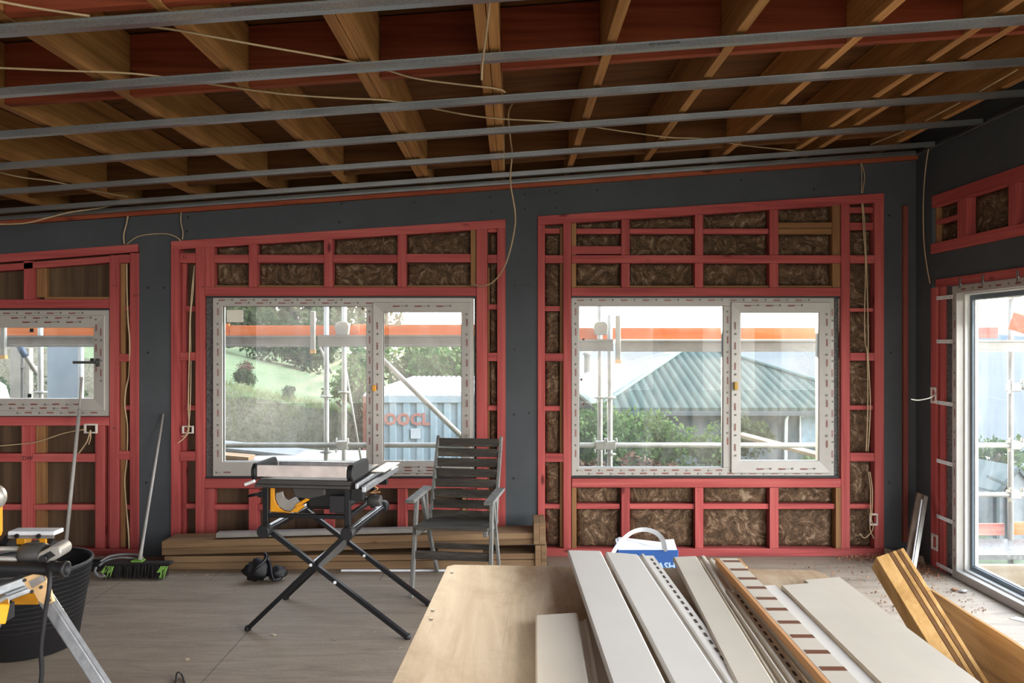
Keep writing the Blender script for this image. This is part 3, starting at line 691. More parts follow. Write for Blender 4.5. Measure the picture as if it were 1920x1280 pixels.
MB().box(XR + .108, XR + .114, YA0 + .106, 5.614, .108, 1.969).build('pane', M['glass'], wD)
MB().box(XR + .0015, XR + .014, YA0, 5.72, -.001, .0015).build('sill_strip', M['zinc'], wD)
r_, g_ = MB(), MB()
for k in range(14):
    y = 5.6 - k * .2
    Mx = Matrix.Translation(Vector((XR - .0052, y, 2.04))) @ Matrix.Rotation(-PI / 2, 4, 'Z') @ Matrix.Rotation(PI / 2, 4, 'X')
    text_mb(r_, 'aluplast', .0185, Mx, ext=.0003, bold=.0006); g_.box(XR - .0052, XR - .0042, y - .142, y - .128, 2.04, 2.054)
for k in range(9):
    Mx = Matrix.Translation(Vector((XR - .0052, 5.69, .15 + k * .21))) @ Matrix.Rotation(-PI / 2, 4, 'Z') @ Matrix.Rotation(PI / 2, 4, 'X') @ Matrix.Rotation(-PI / 2, 4, 'Z')
    text_mb(r_, 'aluplast', .0185, Mx, ext=.0003, bold=.0006); g_.box(XR - .0052, XR - .0042, 5.683, 5.697, .19 + k * .21, .204 + k * .21)
r_.build('printed_film', M['markred'], wD); g_.build('printed_mark', M['markgrey'], wD)
MB().box(XR + .102, XR + .107, 5.45, 5.60, 1.80, 1.95).build('window_sticker', m_.m, label='pale paper label at the top left of the tall right window', cat='sticker', group='stickers on the panes')
MB().box(XR + .02, XR + .09, 5.722, 5.833, 0, 2.082).build('trim_4', M['foam'], kind='structure')
for k, (z, nm) in enumerate(((2.0, 'topmost'), (1.68, 'second from top'), (1.23, 'third from top'), (.80, 'fourth from top'), (.39, 'second lowest'), (.035, 'lowest, near the floor'))):
    b = MB(); b.box(XR - .006, XR - .003, 5.715, 5.925, z - .014, z + .014)
    o = b.build('fixing_strap', M['zinc'], label=f'perforated white metal fixing strap left of the tall window, {nm}', cat='bracket', group='fixing straps', bevel=.001)
    hb = MB()
    for y in (5.905, 5.83, 5.80, 5.77, 5.735): hb.lathe((XR - .0065, y, z), [(.005 if y > 5.9 or y < 5.74 else .003, 0), (.005 if y > 5.9 or y < 5.74 else .003, .001)], 8, 'x')
    hb.build('strap_hole', M['screw'], o)
for k, y in enumerate((5.62, 5.35, 4.98, 4.6)):
    MB().box(XR - .006, XR - .001, y - .012, y + .012, 2.055, 2.125).build('fixing_strap', M['steel'], label=f'small metal clip over the head of the tall window, {ORD[k]} from the corner', cat='bracket', group='clips over the tall window', bevel=.001)

# ---------------------------------------------------------------- joists, blocking, steel battens
JX = [-4.75, -4.15, -3.52, -2.95, -2.37, -1.79, -1.24, -.66, -.125, -.075, .43, .99, 1.57, 2.12, 2.29, 2.85]
JX = [-5.3, -4.7, -4.1, -3.52, -2.95, -2.37, -1.79, -1.24, -.66, -.10, .43, .99, 1.57, 2.11, 2.28, 2.86]
twin = {-.10, -.66}
def joist(x, lab, wd=.045):
    z = zj(x)
    o = MB().box(x - wd / 2, x + wd / 2, -2.4, YW + .095, z, z + JD - .006).build('roof_joist', M['lvl'], label=lab, cat='joist', bevel=.002)
    return o
names = {-5.3: 'leftmost deep roof joist near the left wall', -4.7: 'deep roof joist, second from the left', -4.1: 'deep roof joist, third from the left', -3.52: 'deep roof joist, fourth from the left', -2.95: 'deep roof joist, fifth from the left', -2.37: 'deep roof joist, sixth from the left', -1.79: 'deep golden roof joist seen broadside over the saw stand side', -1.24: 'deep roof joist over the table saw',
         .43: 'roof joist just right of the double centre joist', .99: 'roof joist above the left pane of the corner window', 1.57: 'roof joist above the sash of the corner window', 2.11: 'left one of the close pair of roof joists at the right', 2.28: 'right one of the close pair of roof joists at the right', 2.86: 'last roof joist beside the right wall'}
segs = []                       # clear spans between joists for the blocking
xs = []
for x in JX:
    if x in twin:
        joist(x - .024, ('left' if x == -.10 else 'left') + (' half of the double roof joist over the middle of the room' if x == -.10 else ' half of the double roof joist over the chair side'))
        joist(x + .024, 'right' + (' half of the double roof joist over the middle of the room' if x == -.10 else ' half of the double roof joist over the chair side'))
        xs.append((x - .0465, x + .0465))
    else: joist(x, names[x]); xs.append((x - .0225, x + .0225))
bl = [(a[1], b[0]) for a, b in zip(xs, xs[1:])]
rown = {2.78: ('nearest', .0), 3.70: ('middle', .0), 5.78: ('far', .03)}
for Y, (rn, up) in rown.items():
    for i, (a, b) in enumerate(bl):
        if Y < 3 and i < 4: continue
        za, zb2 = zj(a), zj(b)
        if b - a < .2 and Y > 5: continue
        y0, y1 = Y, Y + .045; t = .005; e = .001
        a2, b2 = a + e, b - e
        off = up; top = JD - .008
        MB().quad8([(a2, y0, za + off), (b2, y0, zb2 + off), (b2, y1, zb2 + off), (a2, y1, za + off), (a2, y0, za + top), (b2, y0, zb2 + top), (b2, y1, zb2 + top), (a2, y1, za + top)]).build(
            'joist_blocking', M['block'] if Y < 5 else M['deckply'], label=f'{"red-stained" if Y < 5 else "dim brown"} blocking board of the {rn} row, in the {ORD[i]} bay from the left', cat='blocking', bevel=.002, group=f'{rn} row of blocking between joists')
YBAT = [2.87, 3.49, 4.09, 4.69, 5.335, 5.94, 6.215]
JOIN = [None, 167, 703, 365, 760, 483, 790]
def batten(Y, xa, xb, lab, dz=0):
    """top-hat furring channel, open upward, as one bent sheet"""
    t = .0012; y1 = Y; y0 = Y - .038; h = .031
    sec = [(y0 - .009, h), (y0 - .009, h - t), (y0 - t * .2, h - t), (y0, 0), (y1, 0), (y1 + t * .2, h - t), (y1 + .009, h - t), (y1 + .009, h), (y1 - t, h), (y1 - t * 1.2, t), (y0 + t * 1.2, t), (y0 + t, h)]
    m_b = MB(); pts = [(xa, y, zb(xa) + z + dz) for y, z in sec]
    m_b.prism(pts, (xb - xa, 0, SL * (xb - xa)))
    return m_b.build('ceiling_batten', M['steel'], label=lab, cat='ceiling batten')
rn = ['nearest to the camera', 'second from the camera', 'third from the camera', 'fourth', 'fifth', 'sixth, second from the window wall', 'last, tight against the window wall']
for i, Y in enumerate(YBAT):
    if JOIN[i] is None: batten(Y, -3.6, XR - .03, f'galvanised steel ceiling batten, row {rn[i]}')
    else:
        xj = (JOIN[i] - 960) * Y / FPX
        o1 = batten(Y, XL + .1, xj - .001, f'left length of galvanised ceiling batten, row {rn[i]}'); o2 = batten(Y, xj, XR - .03, f'right length of galvanised ceiling batten, row {rn[i]}', dz=-.0015)
        if i == 1:
            tb = MB()
            x0 = (1128 - 960) * Y / FPX; ang = math.atan(SL)
            for s_, px in (('GIB RONDO 35 - 0.50', 1275),):
                x = (px - 960) * (Y - .038) / FPX
                Mx = Matrix.Translation(Vector((x, Y - .0397, zb(x) + .0235))) @ Matrix.Rotation(PI, 4, 'Y') @ Matrix.Rotation(PI / 2, 4, 'X') @ Matrix.Rotation(ang * 0, 4, 'Z')
                Mx = Matrix.Translation(Vector((x, Y - .0397, zb(x) + .0225))) @ Matrix.Rotation(-ang, 4, 'Y') @ Matrix.Rotation(PI, 4, 'Y') @ Matrix.Rotation(PI / 2, 4, 'X')
                text_mb(tb, s_, .014, Mx @ Matrix.Rotation(PI, 4, 'X') @ Matrix.Rotation(PI, 4, 'X'), ext=.0003)
            tb.build('printed_text', M['screw'], o2, label='small black printed lettering')
b = MB(); b.box(XR - .032, XR - .001, -2, YW - .01, zb(XR) - .006, zb(XR) - .004); b.box(XR - .003, XR - .001, -2, YW - .01, zb(XR) - .006, zb(XR) + .03)
b.build('wall_track', M['steel'], label='thin steel angle track running along the top of the right wall', cat='ceiling track')

# ---------------------------------------------------------------- cables
def CP(px, py, dz=.038):
    k = ((640 - py) - SL * (px - 960)) / FPX; Y = (1.22 + dz) / k
    return Vector(((px - 960) * Y / FPX, Y, CZ + (640 - py) * Y / FPX))
def smooth(pts, n=6):
    pts = [Vector(p) for p in pts]; o = []
    for i in range(len(pts) - 1):
        p0 = pts[max(i - 1, 0)]; p1 = pts[i]; p2 = pts[i + 1]; p3 = pts[min(i + 2, len(pts) - 1)]
        for k in range(n):
            t = k / n
            o.append(.5 * ((2 * p1) + (-p0 + p2) * t + (2 * p0 - 5 * p1 + 4 * p2 - p3) * t * t + (-p0 + 3 * p1 - 3 * p2 + p3) * t ** 3))
    return o + [pts[-1]]
def cable(pts, lab, r=.0045, mat='cable', name='cable', group=None):
    return MB().tube(smooth(pts), r, 8).build(name, M[mat], label=lab, cat='cable', group=group)
cable([CP(-40, -5, .037), CP(60, 14, .037), CP(168, 30, .037)], 'beige cable above the nearest batten at the upper left')
cable([CP(280, 50), CP(340, 58), CP(480, 84), CP(640, 112), CP(720, 130), CP(780, 147), CP(860, 158), CP(930, 166), CP(947, 173)], 'beige cable running diagonally over the steel battens towards the room centre')
YV = 5.6
cable([P(960, 195, YV - .9), P(953, 215, YV - .7), P(957, 260, YV - .4), P(960, 290, YV - .2), P(957, 340, YV), P(966, 400, YV + .2), P(963, 440, YV + .3), P(948, 495, YV + .4), P(925, 528, YV + .5), P(900, 536, YV + .56), P(884, 531, YV + .6)], 'long beige cable hanging in front of the dark pier between the windows', r=.0055)
cable([CP(-30, 126), CP(110, 132), CP(250, 138), CP(365, 153), CP(520, 175), CP(640, 184), CP(725, 188), CP(810, 203), CP(880, 216), CP(945, 223), CP(1055, 229), CP(1120, 239), CP(1250, 257), CP(1320, 260), CP(1400, 273), CP(1500, 283)], 'long beige cable lying across the battens from the left to the corner window side')
cable([CP(-30, 316), CP(40, 332), CP(100, 340), CP(180, 358), CP(240, 369)], 'short beige cable drooping between battens at the left')
cable([P(-40, 420, 5.9), P(40, 419, 5.9), P(90, 408, 5.95), P(130, 398, 6.0), P(190, 389, 6.05), P(222, 380, 6.1)], 'pale cable hanging below the last batten at the left wall end', r=.006)
cable([P(919, -6, 2.9), P(912, 60, 3.1), P(905, 115, 3.3), P(903, 150, 3.36)], 'thin cable hanging in front of the double centre joist')
cable([P(945, 196, 5.0), P(945.5, 250, 5.0), P(944.5, 317, 5.05)], 'thin string hanging beside the double centre joist', r=.002)
cable([CP(1908, 130), CP(1830, 175)], 'straight cable near the right wall, upper run'); cable([CP(1800, 192), CP(1735, 226)], 'straight cable near the right wall, middle run'); cable([CP(1697, 245), CP(1632, 271)], 'straight cable near the right wall, lowest run')
yb = YW - .012
cable([P(241, 398, yb), P(237, 420, yb), P(232, 440, yb), P(233, 457, yb)], 'cable dropping down the dark board into the left bay', r=.006)
cable([P(340, 393, yb), P(339, 415, yb), P(343, 435, yb), P(342, 449, yb)], 'cable dropping to the left end of the middle bay plate')
cable([P(238, 457, yb), P(255, 445, yb), P(275, 440, yb), P(308, 438, yb), P(328, 443, yb), P(339, 451, yb)], 'thin cable looping across the narrow dark pier on the left')
yi = YW + .02
cable([P(237.5, 494, yi), P(238, 540, yi), P(240, 600, yi - .03), P(243, 640, yi - .03), P(242, 700, yi), P(236, 730, yi), P(234, 760, yi), P(239, 800, yi), P(238, 860, yi), P(234, 900, yi), P(237, 950, yi), P(241, 1000, yi - .03), P(242, 1030, yi - .04)], 'beige cable inside the narrow stud cavity right of the small window', r=.006)
cable([P(365, 497, yi), P(360, 540, yi - .03), P(356, 600, yi - .03), P(355, 660, yi - .03), P(353, 760, yi - .03), P(354, 805, yi - .04), P(344, 822, yi - .06), P(333, 830, yi - .07)], 'beige cable in the stud cavity left of the middle window, front strand')
cable([P(364, 499, yi), P(362, 545, yi - .025), P(357, 600, yi - .025), P(358, 680, yi), P(356, 770, yi - .03), P(350, 812, yi - .04), P(340, 818, yi - .05)], 'beige cable in the stud cavity left of the middle window, rear strand')
cable([P(1614, 304, yb), P(1616, 330, yb), P(1615, 362, yb)], 'left of two cables dropping to the corner bay plate', r=.0035); cable([P(1615, 304, yb), P(1621, 330, yb), P(1617, 362, yb)], 'right of two cables dropping to the corner bay plate', r=.0035)
for k, dx in enumerate((0, 6)):
    cable([P(1616 + dx * .3, 380, yb), P(1619 + dx * .5, 430, yb), P(1623 + dx * .3, 500, yi - .03), P(1621 + dx, 580, yi - .03), P(1622 + dx, 640, yb), P(1626 + dx * .3, 665, yb), P(1627 + dx * .8, 760, yb), P(1624 + dx * .6, 846, yb)], ('left' if k == 0 else 'right') + ' long cable hanging in the stud cavity right of the corner window')
    cable([P(1628 + dx * .5, 884, yb), P(1632 + dx * .6, 920, yb), P(1632 + dx * .4, 965, yb), P(1637 - dx, 990, yb), P(1622 + dx * 2.6, 1008, yb - .01), P((1612, 1636)[k], (1000, 1003)[k], yb - .02)], ('left' if k == 0 else 'right') + ' cable tail curling out below the socket bracket by the corner')
cable([RWp(1743, 268, XR - .02), RWp(1735, 320, XR - .012), RWp(1731, 390, XR - .012), RWp(1733, 460, XR - .012), RWp(1739, 505, XR - .012), RWp(1744, 531, XR - .012)], 'beige cable hanging down the dark right wall from the ceiling track')
cable([RWp(1708, 748, XR - .25), RWp(1722, 750, XR - .2), RWp(1745, 745, XR - .12), RWp(1757, 735, XR - .01)], 'short white cable tail poking out of the right wall stud', r=.004, mat='whitecable')
cable([P(-20, 837, yb - .01), P(30, 833, yb), P(70, 828, yb - .01), P(120, 812, yb - .015), P(158, 805, yb - .02)], 'beige cable running left from the socket bracket under the small window')
cable([P(170, 806, yb - .02), P(164, 825, yb - .02), P(156, 838, yb - .01), P(147, 850, yb)], 'thick beige cable tail bending down from the left socket bracket', r=.006)
cable([P(169, 806, yb - .02), P(170, 820, yb - .02), P(166, 833, yb - .01)], 'short beige cable end under the left socket bracket')
def bracket(loc, wd, hg, lab, right=False):
    e = .007; b = MB(); o = [(-wd / 2, -hg / 2), (wd / 2, -hg / 2), (wd / 2, hg / 2), (-wd / 2, hg / 2)]
    k = .68; i = [(a * k, c * k) for a, c in o]
    V = lambda L, d: [b.bm.verts.new(((loc[0] + a, loc[1] - d, loc[2] + c) if not right else (loc[0] - d, loc[1] + a, loc[2] + c))) for a, c in L]
    of, ob, jf, jb = V(o, .012), V(o, 0), V(i, .012), V(i, 0)
    for q in range(4):
        n = (q + 1) % 4
        for f in ((of[q], of[n], jf[n], jf[q]), (ob[n], ob[q], jb[q], jb[n]), (of[n], of[q], ob[q], ob[n]), (jf[q], jf[n], jb[n], jb[q])): b.bm.faces.new(f)
    b.build('socket_bracket', M['socket'], label=lab, cat='socket bracket', bevel=.002)
bracket((wx(171), YW - .001, wz(803)), .105, .075, 'white plastic socket bracket under the small left window')
bracket((wx(353), YW - .001, wz(805)), .09, .06, 'white plastic socket bracket left of the middle window')
bracket((wx(1637), YW - .001, wz(973)), .065, .095, 'white upright socket bracket on the stud by the corner')
bracket((XR - .001, 5.965, 1.28), .07, .12, 'dull socket bracket high on the right wall stud', True); bracket((XR - .001, 5.95, .19), .08, .12, 'dull socket bracket low on the right wall stud', True)

# pencil and pen marks on the framing
for px, py, t, sz, par, up_ in ((42, 862, 'DW', .045, frA, 0), (211, 538, '= =', .03, frA, 0), (211, 806, '<-', .04, frA, 0), (377, 541, '=', .04, frB, 0), (342, 485, '11', .035, frB, 0), (1212, 490, '11', .028, frC, 0), (1307, 922, '=', .03, frC, 0), (250, 556, 'x v', .035, frA, 0)):
    tm = MB(); text_mb(tm, t, sz, Matrix.Translation((wx(px), YW - .0012, wz(py))) @ Matrix.Rotation(PI / 2, 4, 'X'), ext=.0004); tm.build('pen_mark', M['screw'], par, label='black pen mark')

# light openings for sampling
portal('portal_far_mid', (wx(640), YW + .3, 1.35), (-PI / 2, 0, 0), 2.2, 1.5); portal('portal_far_corner', (wx(1320), YW + .3, 1.35), (-PI / 2, 0, 0), 2.2, 1.5)
portal('portal_far_left', (wx(40), YW + .3, 1.5), (-PI / 2, 0, 0), 1.4, 1.0)
portal('portal_right', (XR + .3, 4.22, 1.05), (0, PI / 2, 0), 2.1, 3.0); portal('portal_right_near', (XR + .3, .45, 1.5), (0, PI / 2, 0), 3.1, 3.5)
portal('portal_back', (-1.1, YB - .3, 1.4), (PI / 2, 0, 0), 7.8, 2.9)
# ---------------------------------------------------------------- work bench of plywood with weatherboards on it
ZT = .95
def quad_on(z, fl, nl, fr=None, width=None):
    """corners on the plane z from photo pixels: far-left, a nearer point of the left edge, far-right"""
    a = G(*fl, z); b = G(*nl, z); d = (b - a).normalized(); nrm = Vector((-d.y, d.x, 0))
    if nrm.x < 0: nrm = -nrm
    c = G(*fr, z); return a, d, nrm, (c - a)
a, d, nr, c = quad_on(ZT, (840, 1058), (735, 1280), (1530, 1060))
wd = c.dot(nr); Lb = 2.4
be = empty('work_bench', (a + d * Lb / 2 + nr * wd / 2) * 1.0 - Vector((0, 0, ZT)), 'large plywood work bench top in the foreground covered with boards', 'work bench')
ch = .02
cor = [a + nr * ch, a + nr * (wd - .03), a + nr * wd + d * .04, a + nr * wd + d * Lb, a + d * Lb, a + d * ch]
MB().prism([p - Vector((0, 0, .02)) for p in cor], (0, 0, .02)).build('bench_top', M['bench'], be, bevel=.001)
for i, (u, t) in enumerate(((.15, .3), (.85, .3), (.15, 2.1), (.85, 2.1))):
    p = a + nr * wd * u + d * t; q = p.copy(); q.z = 0
    MB().box(q.x - .03, q.x + .03, q.y - .03, q.y + .03, 0, ZT - .1).build('leg', M['lvlstack'], be, bevel=.003)
for t in (.3, 2.1):
    p = a + nr * wd * .08 + d * t; q = a + nr * wd * .92 + d * t
    MB().bar((p.x, p.y, ZT - .06), (q.x, q.y, ZT - .06), .045, .079).build('bearer', M['lvlstack'], be, bevel=.003)
sb = []
for px, py in ((847, 1072), (811, 1143), (808, 1159)):
    p = G(px, py, ZT); sb.append(p)
    MB().lathe((p.x, p.y, ZT), [(.005, 0), (.005, .0008)], 10).build('screw', M['screw'], be)

def board(fl, fr, nl, z, th=.012, L=1.75, mat='cladding', flange=0, slots=True, lab='', side=1, lip=True, name='weatherboard', far=0.0, slotoff=.5, group=None, step=.047):
    """vinyl-like board: flat face with a turned edge, optional nailing flange with slots on the right"""
    a, d, nr, c = quad_on(z, fl, nl, fr)
    wd = c.dot(nr); skew = c.dot(d); up = Vector((0, 0, 1))
    def pt(u, t, h): return a + nr * u + d * (t + skew * u / wd * (1 if t == 0 else 0)) + up * h
    def sect(pts2, t0, t1):
        b.prism([pt(u, t0, h) for u, h in pts2], (0, 0, 0)) if False else None
        A = [b.bm.verts.new(pt(u, t0, h)) for u, h in pts2]; B = [b.bm.verts.new(pt(u, t1, h)) for u, h in pts2]; n = len(A)
        for i in range(n): b.bm.faces.new((A[i], A[(i + 1) % n], B[(i + 1) % n], B[i]))
        b.bm.faces.new(A[::-1]); b.bm.faces.new(B)
    b = MB(); r = .004
    sec = [(0, -th), (0, -r), (r, 0), (wd - r, 0), (wd, -r), (wd, -th * .95)]
    sect(sec, 0, L); o = b.build(name, M[mat], label=lab, cat='board', group=group)
    if flange:
        b = MB(); f = flange
        sect([(wd + .0005, -th), (wd + .0005, -th + .003), (wd + f * .25, -th + .003), (wd + f * .3, -th + .009), (wd + f * .42, -th + .009), (wd + f * .47, -th + .003), (wd + f, -th + .003), (wd + f, -th)], .012, L)
        fo = b.build('nailing_flange', M[mat], o)
        if slots:
            b = MB(); t = .05; u = wd + f * .74
            while t < L - .05:
                p, q = pt(u, t, -th + .0034), pt(u, t + .024, -th + .0034); b.bar(p, q, .0055, .0012); t += step
            # the slots count as surface pattern of the flange
            b.build('nail_slots', M['slot'], fo, kind='stuff')
    return o
board((1064, 1031), (1127, 1032.5), (1147, 1279), .995, mat='claddingw', lab='wide white weatherboard overhanging the far end of the bench, leftmost long one', th=.013)
board((1135, 1034), (1196, 1039), (1262, 1278), .990, mat='claddingw', flange=.055, lab='wide white weatherboard with slotted flange, second long one from the left', th=.013)
board((1262, 1044), (1306, 1042), (1381, 1280), .985, mat='cladding', flange=.02, slots=False, lab='cream weatherboard in the middle of the pile left of the notched strip', th=.013)
board((1313, 1041), (1322, 1041), (1478, 1310), .982, mat='cladding', flange=.05, lab='narrow slotted cream trim ending against the notched strip, longer one', th=.014, L=.35)
board((1346, 1097), (1352, 1096), (1470, 1280), .984, mat='cladding', flange=.045, lab='narrow slotted cream trim running to the bench front beside the notched strip', th=.014, L=1.3)
board((1379, 1101), (1389, 1100), (1535, 1284), .980, mat='cladding', flange=0, lab='cream channel trim just left of the orange notched strip', th=.018, L=1.3, name='channel_trim')
board((1004, 1153), (1083, 1148), (1004, 1280), .975, mat='cladding', flange=.05, slots=False, lab='short cream weatherboard offcut at the front left of the pile', th=.013, L=.9)
board((1407, 1099), (1455, 1096), (1604, 1284), .972, mat='claddingw', flange=.0, lab='white board just right of the notched strip', th=.014, L=1.3)
board((1464, 1097), (1538, 1091), (1650, 1280), .978, mat='cladding', flange=0, lab='broad cream board right of the white one, second from the bench right side', th=.016, L=1.3)
board((1507, 1087), (1576, 1081), (1712, 1262), .970, mat='cladding', flange=0, lab='broad cream board lying outermost on the right of the bench', th=.016, L=1.3)
# notched strip
zc = 1.0; a, d, nr, c = quad_on(zc, (1341, 1046), (1548, 1280), (1386, 1045)); up = Vector((0, 0, 1))
ns = empty('notched_board', a + d * .5 - Vector((0, 0, .02)), 'narrow board with orange edge and a row of brown sawn notches, lying on the boards', 'board')
wn_, Ln = .068, 1.5; yl = [1050, 1065.5, 1082, 1099, 1119, 1139, 1163, 1189, 1218, 1249, 1286, 1330]
ts = [(G(1341 + .885 * (y - 1046), y, zc) - a).dot(d) for y in yl]
b = MB(); b.prism([a - nr * 0 - up * .02, a + nr * .011 - up * .02, a + nr * .011, a], d * Ln); b.build('orange_edge', M['orangestrip'], ns, bevel=.001, label='orange timber edge')
outl = [(.0112, 0)]; 
prev = 0; kerf = .021
# comb of white tabs as one connected board with notches cut from the right
pts = [(.0112, 0), (wn_, 0)]
for t in ts: pts += [(wn_, t), (.016, t), (.016, t + kerf), (wn_, t + kerf)]
pts += [(wn_, Ln), (.0112, Ln)]
b = MB(); b.prism([a + nr * u + d * t - up * .02 for u, t in pts], up * .02); b.build('notched_face', M['cladding'], ns)
b = MB(); b.prism([a + nr * .0165 - up * .019, a + nr * (wn_ - .001) - up * .019, a + nr * (wn_ - .001) - up * .006, a + nr * .0165 - up * .006], d * (Ln - .01))
for t in ts: pass
b.bm.free(); 
for t in ts:
    b = MB(); b.prism([a + nr * .0162 + d * (t + .0003) - up * .0199, a + nr * wn_ + d * (t + .0003) - up * .0199, a + nr * wn_ + d * (t + .0003) + up * .0006, a + nr * .0162 + d * (t + .0003) + up * .0006], d * (kerf - .0006)); b.build('notch', M['saddle'], ns, label='brown sawn notch')
p = G(1362, 1046, .965)
MB().prism([G(1360, 1046, .965), G(1388, 1046, .965), G(1402, 1062, .965), G(1375, 1066, .965)], (0, 0, -.012)).build('plywood_offcut', M['orangestrip'], label='small tan plywood offcut at the far edge of the bench beside the notched board', cat='offcut', bevel=.001)

# plywood pieces leaning on the right side of the bench
def slab(pts, th_vec, name, mat, label, cat, parent=None, bevel=.001, group=None):
    return MB().prism(pts, th_vec).build(name, mat, parent, bevel=bevel, label=label, cat=cat, group=group)
# laminated bearer: five plies on edge
T0, B0 = Vector((1.335, 2.86, .905)), Vector((1.66, 2.10, .0))
dirn = (B0 - T0)
vx = Vector((.95, -.22, .0)).normalized(); vy = dirn.cross(vx).normalized()
vx = vy.cross(dirn).normalized()
le = empty('laminated_post', (B0.x, B0.y, 0), 'short thick laminated timber post leaning at the right side of the bench, ends cut square', 'timber post')
pm = timber('ply_edge_amber', ('8d6a3c', 'b58d55', 'cfa973'), 'z', fine=30, knots=False)
pmd = timber('ply_edge_brown', ('4e3620', '6b4b2c', '7d5b38'), 'z', fine=30, knots=False)
off = -.045
for k, (w_k, mt) in enumerate(((.046, pm), (.013, pmd), (.013, pm), (.013, pmd), (.013, pm))):
    o = T0 + vx * off; off += w_k + .0012
    MB().prism([o - vy * .05, o + vx * w_k - vy * .05, o + vx * w_k + vy * .05, o + vy * .05], dirn * (.985 - .012 * (k % 2))).build('timber_ply', mt, le, bevel=.0012)
# bowed plywood sheet standing on its long edge
def sheet(top, lean, h, th, lab):
    b = MB(); n = len(top)
    A = [[b.bm.verts.new(p) for p in (t, t + Vector((lean * (1 + .1 * i / n), 0, -t.z + .002)), t + Vector((lean * (1 + .1 * i / n) + th, 0, -t.z + .002)), t + Vector((th, 0, 0)))] for i, t in enumerate(top)]
    for p, q in zip(A, A[1:]):
        for k in range(4): b.bm.faces.new((p[k], p[(k + 1) % 4], q[(k + 1) % 4], q[k]))
    b.bm.faces.new(A[0][::-1]); b.bm.faces.new(A[-1])
    return b.build('plywood_sheet', M['ply'], label=lab, cat='plywood sheet')
def TP(px, py, z): return G(px, py, z)
tops = [TP(1693, 1075, .72), TP(1712, 1088, .72), TP(1747, 1107, .72), TP(1780, 1128, .72), TP(1813, 1150, .72), TP(1848, 1171, .72), TP(1885, 1194, .72), TP(1950, 1238, .72), TP(2050, 1310, .72)]
tops = [t for k, t in enumerate(smooth(tops, 3))]
sheet(tops, .32, .7, .012, 'golden plywood sheet standing on its long edge between the bench and the tall window')

# ---------------------------------------------------------------- timber stack along the wall
YS = 5.89
def stick(px0, px1, yT0, yB0, yT1, yB1, lab, dy=.24, Y=YS, mat='lvlstack', name='framing_timber', cat='timber', e=.0008, group='stack of framing timber by the wall'):
    a0, a1 = P(px0, yB0, Y), P(px0, yT0, Y); b0, b1 = P(px1, yB1, Y), P(px1, yT1, Y)
    return MB().quad8([(a0.x, Y, a0.z + e), (b0.x, Y, b0.z + e), (b0.x, Y + dy, b0.z + e), (a0.x, Y + dy, a0.z + e), (a1.x, Y, a1.z - e), (b1.x, Y, b1.z - e), (b1.x, Y + dy, b1.z - e), (a1.x, Y + dy, a1.z - e)]).build(name, M[mat], label=lab, cat=cat, bevel=.002, group=group)
stick(303, 1000, 1015, 1028, 998.5, 1010, 'top length of the stacked framing timber under the middle window'); stick(303, 1000, 1028, 1041, 1010, 1021, 'second length from the top of the stacked framing timber, propped up at its right end')
stick(308, 1003, 1043, 1055, 1037, 1048, 'second lowest length of the stacked framing timber on the floor'); stick(307, 1003, 1055, 1067.5, 1049, 1067.5, 'lowest length of the stacked framing timber lying on the floor', dy=.235)
stick(820, 905, 1021.5, 1036, 1022, 1036, 'short spacer block inside the timber stack behind the chair', dy=.1, Y=5.93)
for nm, x0, x1, t, bo, Y, lab in (('w', 1000.5, 1011, 980, 1021, 5.86, 'upright timber offcut at the right end of the stack, left of the upper pair'), ('x', 1011.4, 1023, 980, 1021, 5.87, 'upright timber offcut at the right end of the stack, right of the upper pair'), ('y', 1003.5, 1014.4, 1022, 1068, 5.87, 'lower upright offcut at the right end of the stack, left one'), ('z', 1014.8, 1025, 1022, 1068, 5.87, 'lower upright offcut at the right end of the stack, right one')):
    stick(x0, x1, t, bo, t, bo, lab, Y=Y, dy=.28, group='upright offcuts at the end of the stack')
stick(405, 800, 999, 1008.5, 989.5, 998.5, 'long grey dusty batten lying on top of the timber stack', dy=.07, Y=5.93, mat='silver', name='grey_batten', cat='batten', group=None)
MB().box(P(640, 0, 5.86).x, P(905, 0, 5.86).x, 5.85, 5.865, 0.0, .012).build('floor_trim', M['cardwhite'], label='thin white strip on the floor in front of the timber stack', cat='trim strip')
# black bundle
kp = empty('knee_pads', P(498, 1085, 5.66) * 1 - Vector((0, 0, P(498, 1085, 5.66).z)), 'crumpled black fabric knee pads on the floor below the timber stack', 'knee pads')
kx, ky = P(498, 1085, 5.66).x, 5.62
MB().ico((kx - .05, ky, .075), .085, 3, (1, .7, .9), .5, 3).build('pad', M['blackrub'], kp)
MB().ico((kx + .085, ky + .02, .05), .06, 3, (1.1, .8, .8), .5, 3).build('pad', M['blackrub'], kp)
MB().tube(smooth([(kx - .09, ky - .03, .04), (kx - .03, ky - .07, .11), (kx + .02, ky - .03, .16), (kx + .01, ky, .19), (kx + .03, ky + .02, .13), (kx + .08, ky - .06, .03), (kx + .13, ky - .04, .03)]), .012, 8).build('strap', M['black'], kp)

